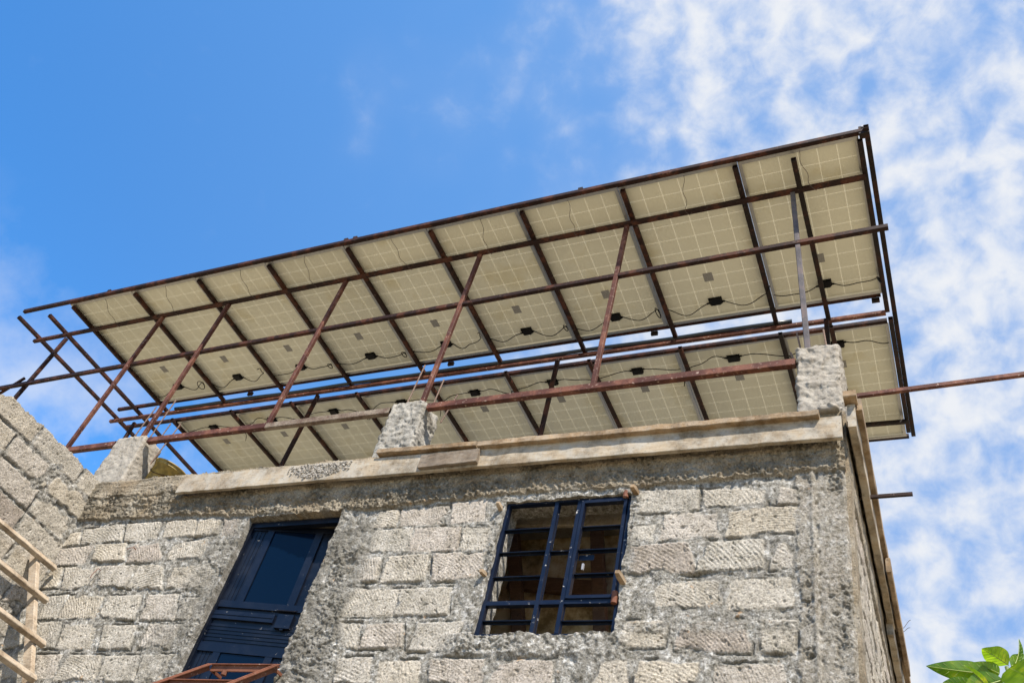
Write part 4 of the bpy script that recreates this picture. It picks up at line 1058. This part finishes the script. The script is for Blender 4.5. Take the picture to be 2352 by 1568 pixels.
# lugs on the front beam, hanging clips under the gap purlin
for x in (-8.35, -5.10, -4.99, -2.55, -0.10):
    MB().box(x-0.022, x+0.022, fy(x)-0.015, fy(x)+0.028, roofz(x, 0.088), roofz(x, 0.125)).build('lug', M_STEEL_DARK, frame)
MB().tube([(-0.10, fy(-0.1)-0.03, roofz(0, 0.105)), (-0.10, fy(-0.1)-0.015, roofz(0, 0.105))], 0.014, 8).build('bolt', M_ALU, frame)
MB().box(-0.135, -0.055, fy(-0.1)-0.016, fy(-0.1)+0.04, roofz(0, 0.02), roofz(0, 0.125)).build('end_bracket', M_STEEL_DARK, frame)
for x in (-7.5, -4.7, -2.35, -0.22):
    y = py2(x); MB().box(x-0.035, x+0.035, y+0.018, y+0.045, roofz(x, 0.0), roofz(x, 0.044)).build('clip', M_STEEL_DARK, frame)
for i in range(9):                                           # tie wires between front beam and main beam
    x = (X[i]+X[i+1])/2 + random.uniform(-0.1, 0.1); a = Vector((x, fy(x)+0.03, roofz(x, 0.03))); b = Vector((x+random.uniform(-0.06, 0.06), by(x)-0.02, roofz(x, -0.05)))
    pts = [a + (b-a)*k/12 + Vector((0.012*math.sin(k*0.9+i), 0, -0.03*math.sin(math.pi*k/12))) for k in range(13)]
    e = pts[-1]; pts += [e + Vector((0.03, 0.03, -0.015)), e + Vector((0.05, 0.02, 0.01))]
    MB().tube(pts, 0.0024, 5).build('tie_wire', M_WIRE, frame)
# conduit lying in the gap, on the carrying purlin
pts = []
for k in range(41):
    x = -8.75 + (7.75)*k/40; pts.append((x, ay(x)-0.022 + 0.005*math.sin(k*0.8), roofz(x, 0.020 + 0.003*math.sin(k*0.5))))
loose('conduit_pipe', MB().tube(pts, 0.022, 10), M_PIPE, 'dark blue black conduit pipe running through the gap between the panel rows', 'conduit', smooth=True)

# ------------------------------------------------------------------ solar panels
PWd, PL = 0.955, 1.690
def make_panel():
    root = bpy.data.objects.new('solar_panel', None); COL.objects.link(root); root.empty_display_size = 0.2
    hw, hl, th, fl = PWd/2, PL/2, 0.036, 0.030
    fm = MB()
    for s in (-1, 1):
        fm.box(min(s*hw, s*(hw-0.003)), max(s*hw, s*(hw-0.003)), -hl, hl, 0, th); fm.box(min(s*(hw-fl), s*(hw-0.003)), max(s*(hw-fl), s*(hw-0.003)), -hl+0.003, hl-0.003, 0.0, 0.0025)
        fm.box(-hw+0.003, hw-0.003, min(s*hl, s*(hl-0.003)), max(s*hl, s*(hl-0.003)), 0, th); fm.box(-hw+fl, hw-fl, min(s*(hl-fl), s*(hl-0.003)), max(s*(hl-fl), s*(hl-0.003)), 0.0, 0.0025)
    fm.build('frame', M_ALU, root, local=True)
    zb = th-0.010
    mk('back_sheet', [(-hw+0.003, -hl+0.003, zb), (hw-0.003, -hl+0.003, zb), (hw-0.003, hl-0.003, zb), (-hw+0.003, hl-0.003, zb)], [(3, 2, 1, 0)], M_BACK, root, local=True)
    ce = MB(); nx, ny = 6, 10; mx_, my_ = 0.016, 0.030; gp = 0.0056
    cw = (2*hw-2*mx_)/nx; chh = (2*hl-2*my_)/ny
    for i in range(nx):
        for j in range(ny):
            x0 = -hw+mx_+i*cw+gp/2; y0 = -hl+my_+j*chh+gp/2
            ce.add([(x0, y0, zb+0.0018), (x0+cw-gp, y0, zb+0.0018), (x0+cw-gp, y0+chh-gp, zb+0.0018), (x0, y0+chh-gp, zb+0.0018)], [(0, 1, 2, 3)])
    ce.build('cells', M_CELL, root, fixn=False, local=True)
    jb = MB(); yj = hl-0.21
    v = [(-0.060, yj-0.040, zb-0.001), (0.060, yj-0.040, zb-0.001), (0.060, yj+0.042, zb-0.001), (-0.060, yj+0.042, zb-0.001),
         (-0.052, yj-0.034, zb-0.034), (0.052, yj-0.034, zb-0.034), (0.040, yj+0.038, zb-0.034), (-0.040, yj+0.038, zb-0.034)]
    jb.add(v, [(0, 1, 2, 3), (7, 6, 5, 4), (1, 0, 4, 5), (2, 1, 5, 6), (3, 2, 6, 7), (0, 3, 7, 4)])
    for s in (-1, 1): jb.tube([(s*0.050, yj+0.015, zb-0.012), (s*0.080, yj+0.020, zb-0.012)], 0.009, 8)
    jb.build('junction_box', M_PLASTIC, root, local=True)
    lb = MB(); lb.box(-0.040, 0.040, yj-0.345, yj-0.245, zb-0.0015, zb-0.0005); lb.build('label_sticker', M_LABEL, root, local=True)
    for s in (-1, 1):
        o = mk('cable', *cable_shape(s, 0, hw, hl, zb, yj), M_CABLE, root, True, local=True); o['side'] = s
    return root
def cable_shape(s, var, hw, hl, zb, yj):
        rs = np.random.RandomState(100 + var*2 + (s > 0)); pts = []
        up_, wob, sag, ph = 0.02 + 0.06*rs.rand(), 0.012*rs.randn(), 0.01 + 0.035*rs.rand(), 1.0 + 0.5*rs.rand()
        for k in range(19):
            t = k/18
            x = s*(0.080 + (hw-0.10)*t); y = yj + 0.02 + up_*math.sin(math.pi*t*ph) - 0.015*t + wob*math.sin(9*t); z = zb-0.012 - sag*math.sin(math.pi*t) - 0.045*t
            pts.append((x, y, z))
        # loose coil at the rafter
        ex, ey, ez = pts[-1]
        if s > 0 and var % 3 != 1:
            rc = 0.03 + 0.03*rs.rand()
            for k in range(1, int(14 + 16*rs.rand())):
                an = k/12*2*math.pi; pts.append((ex + 0.014*math.sin(k*0.5), ey + rc*math.sin(an), ez - rc*(1-math.cos(an))*0.8 - 0.01))
        elif s > 0:
            for k in range(1, 8): pts.append((ex + 0.006*k, ey - 0.02*k, ez - 0.010*k - 0.004*k*math.sin(k)))
        m_ = MB().tube(pts, 0.0046, 6); return m_.v, m_.f
proto = make_panel()
kids = list(proto.children)
CAB = {}
for k in kids:
    if 'side' in k.keys():
        for v_ in range(6):
            vv, ff = cable_shape(k['side'], v_, PWd/2, PL/2, 0.026, PL/2 - 0.21)
            me = bpy.data.meshes.new('cable'); me.from_pydata([tuple(map(float, q)) for q in vv], [], ff); me.materials.append(M_CABLE); me.polygons.foreach_set('use_smooth', [True]*len(me.polygons)); CAB[(k['side'], v_)] = me
ORD = ['leftmost', 'second', 'third', 'fourth', 'fifth', 'sixth', 'seventh', 'eighth', 'rightmost']
tilt = -math.atan(SL)
def place(o, xc, yc, rz, dz):
    o.location = (xc, yc, roofz(xc, dz)); o.rotation_euler = (0, tilt if rz == 0 else -tilt, rz)
def off(i): return -0.045 if i < 8 else (0.022 if i == 8 else -0.005)
cnt = 0
for row in (0, 1):
    for i in range(9):
        if cnt == 0: o = proto
        else:
            o = proto.copy(); COL.objects.link(o)
            for k in kids:
                c_ = k.copy(); COL.objects.link(c_); c_.parent = o
                if 'side' in k.keys(): c_.data = CAB[(k['side'], cnt % 6)]
        cnt += 1
        xa = X[i] + off(i); xb = X[i+1] + off(i+1); xc = (xa+xb)/2
        if row == 0:
            ya = fy(xc) + 0.020; yb = py2(xc) - 0.024; yc = (ya+yb)/2; sy = (yb-ya)/PL; place(o, xc, yc, 0, 0.044)
            nm = ORD[i] if i in (0, 8) else ORD[i] + ' from the left'
            o['label'] = 'pale backed solar panel in the front row over the wall, ' + nm
            o['group'] = 'solar panels of the front row'
        else:
            yc = cy(xc) + 0.052 + PL/2; sy = 1.0; place(o, xc, yc, math.pi, 0.046)
            nm = ORD[i] if i in (0, 8) else ORD[i] + ' from the left'
            o['label'] = 'pale backed solar panel in the rear row behind the sky gap, ' + nm
            o['group'] = 'solar panels of the rear row'
        o['category'] = 'solar panel'
        s_ = (xb-xa-0.006)/PWd; o.scale = (s_, sy, 1)

# ------------------------------------------------------------------ bucket behind the parapet
bk = empty('bucket', (-6.80, 5.05, 4.40), 'grimy yellow plastic bucket tipped beside the left stub pillar on the wall top', 'bucket')
def lathe(prof, n=28):
    v = []; f = []
    for r_, z in prof:
        for k in range(n):
            a = 2*math.pi*k/n; v.append((r_*math.cos(a), r_*math.sin(a), z))
    for i in range(len(prof)-1):
        for k in range(n):
            j = (k+1) % n; f.append((i*n+k, i*n+j, (i+1)*n+j, (i+1)*n+k))
    return v, f
v, f = lathe([(0.0, 0.0), (0.115, 0.0), (0.12, 0.005), (0.137, 0.195), (0.142, 0.196), (0.142, 0.205), (0.138, 0.206), (0.140, 0.222), (0.150, 0.223), (0.151, 0.235), (0.142, 0.237), (0.140, 0.225), (0.118, 0.01), (0.0, 0.01)])
b_ = mk('body', v, f, M_YELLOW, bk, True, local=True)
hnd = [(0.150*math.cos(a), 0.03 - 0.10*math.sin(a)*0.2 - 0.14*math.sin(a), 0.215 - 0.13*math.sin(a)) for a in [math.pi*k/14 for k in range(15)]]
MB().tube(hnd, 0.0035, 6).build('handle', M_STEEL, bk, local=True)
bk.rotation_euler = (math.radians(4), math.radians(13), 0.3); bk.scale = (1.2, 1.2, 1.05)

# ------------------------------------------------------------------ ladder leaning on the side wall
ld = empty('wooden_ladder', (-3.4, 4.2, GZ), 'pale new timber ladder leaning on the side wall at the left edge', 'ladder')
LN_ = np.array([1.0, 0.0, 0.74]); LC = -4.61
def onlad(x, y, off_=0.0): return hit(x, y, LN_, LC + off_*np.linalg.norm(LN_))
ldir = Vector((-0.74, 0, 1)).normalized(); lnv = Vector((1, 0, 0.74)).normalized()
top1 = Vector(onlad(81, 1292)); y_s1 = 4.50
y_s2 = 3.99
def ladpt(z, y, o=0.0): return Vector((LC - 0.74*z, y, z)) + lnv*o
for yy in (y_s1, y_s2):
    MB().bar(ladpt(GZ, yy), ladpt(3.32, yy), 0.045, 0.075, up=tuple(lnv), cham=0.004, jit=0.001, seg=10).build('stile', M_LADDER, ld)
zs = []
for p in ((125, 1313), (106, 1388), (100, 1490), (78, 1570)):
    e = onlad(*p, 0.06); zs.append(e[2]); yE = min(e[1], 4.685)
    c = ladpt(e[2], yE, 0.06); MB().bar(c, ladpt(e[2], yE - 0.95, 0.06), 0.050, 0.044, up=tuple(lnv), cham=0.004, jit=0.0015, seg=8).build('rung', M_LADDER, ld)
z = zs[-1]
while z > GZ + 0.5:
    z -= 0.34; MB().bar(ladpt(z, 4.66, 0.06), ladpt(z, 3.75, 0.06), 0.05, 0.05, up=tuple(lnv), cham=0.004).build('rung', M_LADDER, ld)

# ------------------------------------------------------------------ rusty angle frame below the door
af = empty('steel_angle_frame', (-4.4, 4.62, 2.38), 'orange rusty steel angle frame sloping out from the wall in front of the navy door', 'steel frame')
A0 = Vector((-4.690, 4.62, 2.372)); A1 = Vector((-4.130, 4.62, 2.372)); dn = Vector((0, -0.330, -0.290)).normalized()
def ang(a, b, name='side_bar', up=(0, 0, 1)):
    MB().bar(a, b, 0.012, 0.048, up=up, cham=0.001).bar(Vector(a)+Vector((0, 0, 0.022)), Vector(b)+Vector((0, 0, 0.022)), 0.045, 0.006, up=up).build(name, M_RUST, af)
ang(A0 + Vector((-0.01, 0, 0)), A0 + dn*1.3 + Vector((-0.01, 0, 0))); ang(A1 + Vector((0.01, 0, 0)), A1 + dn*1.3 + Vector((0.01, 0, 0)))
for t_ in (0.0, 0.40, 0.80, 1.2):
    ang(A0 + dn*t_ + Vector((0.0, 0.02, 0)), A1 + dn*t_ + Vector((0.0, 0.02, 0)), 'cross_bar')
for P in (A0, A1): MB().bar(P + Vector((0, 0.02, -0.01)), P + Vector((0, 0.14, -0.01)), 0.012, 0.020).build('wall_lug', M_RUST, af)
MB().tube([A0 + Vector((0.13, 0.02, -0.02)), A0 + Vector((0.13, 0.02, -0.05))], 0.02, 8).build('welded_tab', M_RUST, af)

# bent nails in the wall
def bent(px, py, dx, dz, lab):
    p = Vector(onwall(px, py)); MB_ = MB().tube([p + Vector((0, 0.02, 0)), p + Vector((0, -0.03, 0.004)), p + Vector((dx*0.5, -0.05, dz*0.5)), p + Vector((dx, -0.055, dz))], 0.0035, 6)
    loose('bent_nail', MB_, M_RUST, lab, 'nail')
bent(312, 1262, -0.035, -0.03, 'hooked rusty nail in a stone left of the door, upper one')
bent(231, 1310, 0.0, -0.10, 'long rusty nail bent downward in the joint near the ladder')

# ------------------------------------------------------------------ plant at the lower right
pc = Vector(hit(2330, 1545, (0, 1, 0), 3.1)) 
plant = empty('broadleaf_plant', (pc.x + 0.05, pc.y, GZ), 'green broadleaf shrub top with large pointed leaves at the lower right corner', 'plant')
def leaf(base, tip, wid, curl, side_up, fold=0.25, wav=0.0):
    base = Vector(base); tip = Vector(tip); d = tip-base; L = d.length; d.normalize()
    up = Vector(side_up); sx = d.cross(up).normalized(); nn = sx.cross(d).normalized()
    v = []; f = []; n = 16; m = 8
    for i in range(n+1):
        t = i/n
        w = wid*(math.sin(math.pi*min(1, t**0.75))**0.8)*(1-0.25*t) if 0 < t < 1 else 0.0008
        c = base + d*(L*t) + nn*(curl*L*math.sin(math.pi*t)*0.6 - curl*L*0.5*t*t)
        for j in range(m+1):
            s = -1 + 2*j/m
            v.append(c + sx*(w*s) + nn*(abs(s)*w*fold + wav*w*math.sin(t*14 + (2 if s > 0 else 0))*abs(s)))
    for i in range(n):
        for j in range(m):
            a = i*(m+1)+j; f.append((a, a+1, a+m+2, a+m+1))
    lf = mk('leaf', v, f, M_LEAF, plant, True)
    vein = MB(); cen = [Vector(v[i*(m+1)+m//2]) - nn*0.0012 for i in range(n+1)]
    vein.tube(cen, [0.0016*(1-0.8*i/n)+0.0003 for i in range(n+1)], 5)
    for i in range(2, n-2, 2):
        for s in (-1, 1):
            e = Vector(v[min(i+2, n)*(m+1) + (m if s > 0 else 0)]); b0 = cen[i]; e = b0 + (e-b0)*0.88
            k_ = Vector(v[min(i+1, n)*(m+1) + (m//2 + s*2)]) - nn*0.001
            vein.tube([b0, k_, e - nn*0.001], 0.0005, 4)
    o = vein.build('vein', M_VEIN, None, True); o.parent = lf
    return lf
def pp(x, y, Y): return Vector(hit(x, y, (0, 1, 0), Y))
hub = pp(2312, 1530, 3.1)
leaf(pp(2288, 1549, 3.10), pp(2125, 1529, 3.00), 0.040, 0.06, (0.05, 1.0, 0.35), 0.30, 0.10)
leaf(pp(2316, 1526, 3.12), pp(2254, 1487, 3.02), 0.040, 0.05, (0.35, 0.9, 0.5), 0.30, 0.06)
leaf(pp(2330, 1530, 3.12), pp(2344, 1468, 3.14), 0.014, 0.08, (1, 0.3, 0.2), 0.9)
leaf(pp(2305, 1560, 3.06), pp(2205, 1590, 2.98), 0.045, 0.08, (0.05, 0.9, 0.5), 0.25, 0.1)
leaf(pp(2318, 1533, 3.08), pp(2420, 1592, 2.80), 0.065, 0.06, (-0.5, 0.5, 0.9), 0.12, 0.05)
leaf(pp(2322, 1528, 3.12), pp(2400, 1515, 3.18), 0.040, 0.08, (0.1, 1.0, 0.4), 0.30, 0.08)
leaf(pp(2296, 1546, 3.08), pp(2238, 1520, 3.10), 0.026, 0.10, (0.0, 0.8, 0.6), 0.35, 0.08)
leaf(pp(2245, 1575, 3.06), pp(2163, 1566, 3.0), 0.026, 0.10, (0.05, 0.9, 0.5), 0.4)
leaf(pp(2270, 1580, 3.04), pp(2216, 1524, 3.00), 0.014, 0.10, (0.8, 0.4, 0.5), 0.6)
for k in range(10):
    z_ = 0.95 + 0.16*k - (0.4 if k > 7 else 0); an = k*2.4; bs = Vector((hub.x + 0.05, hub.y, GZ + z_*0.9)); d_ = Vector((math.cos(an), math.sin(an), 0.25))
    leaf(bs + d_*0.05, bs + d_*0.30 + Vector((0, 0, -0.04)), 0.045, 0.08, (0.0, 0.05, 1.0), 0.25, 0.08)
sb = Vector((hub.x + 0.06, hub.y, GZ)); spts = [hub + (sb-hub)*k/14 + Vector((0.02*math.sin(k*0.9), 0.015*math.cos(k*0.7), 0)) for k in range(15)]
spts[0] = hub
MB().tube(spts, [0.006 + 0.0008*k for k in range(15)], 8).build('stem', M_STEM, plant, True)
for a in (pp(2286, 1549, 3.10), pp(2310, 1560, 3.05), pp(2245, 1570, 3.06), pp(2262, 1575, 3.06)):
    e = spts[2]; MB().tube([a, (a+e)/2 + Vector((0, 0, 0.01)), e], 0.0028, 6).build('leaf_stalk', M_STEM, plant, True)
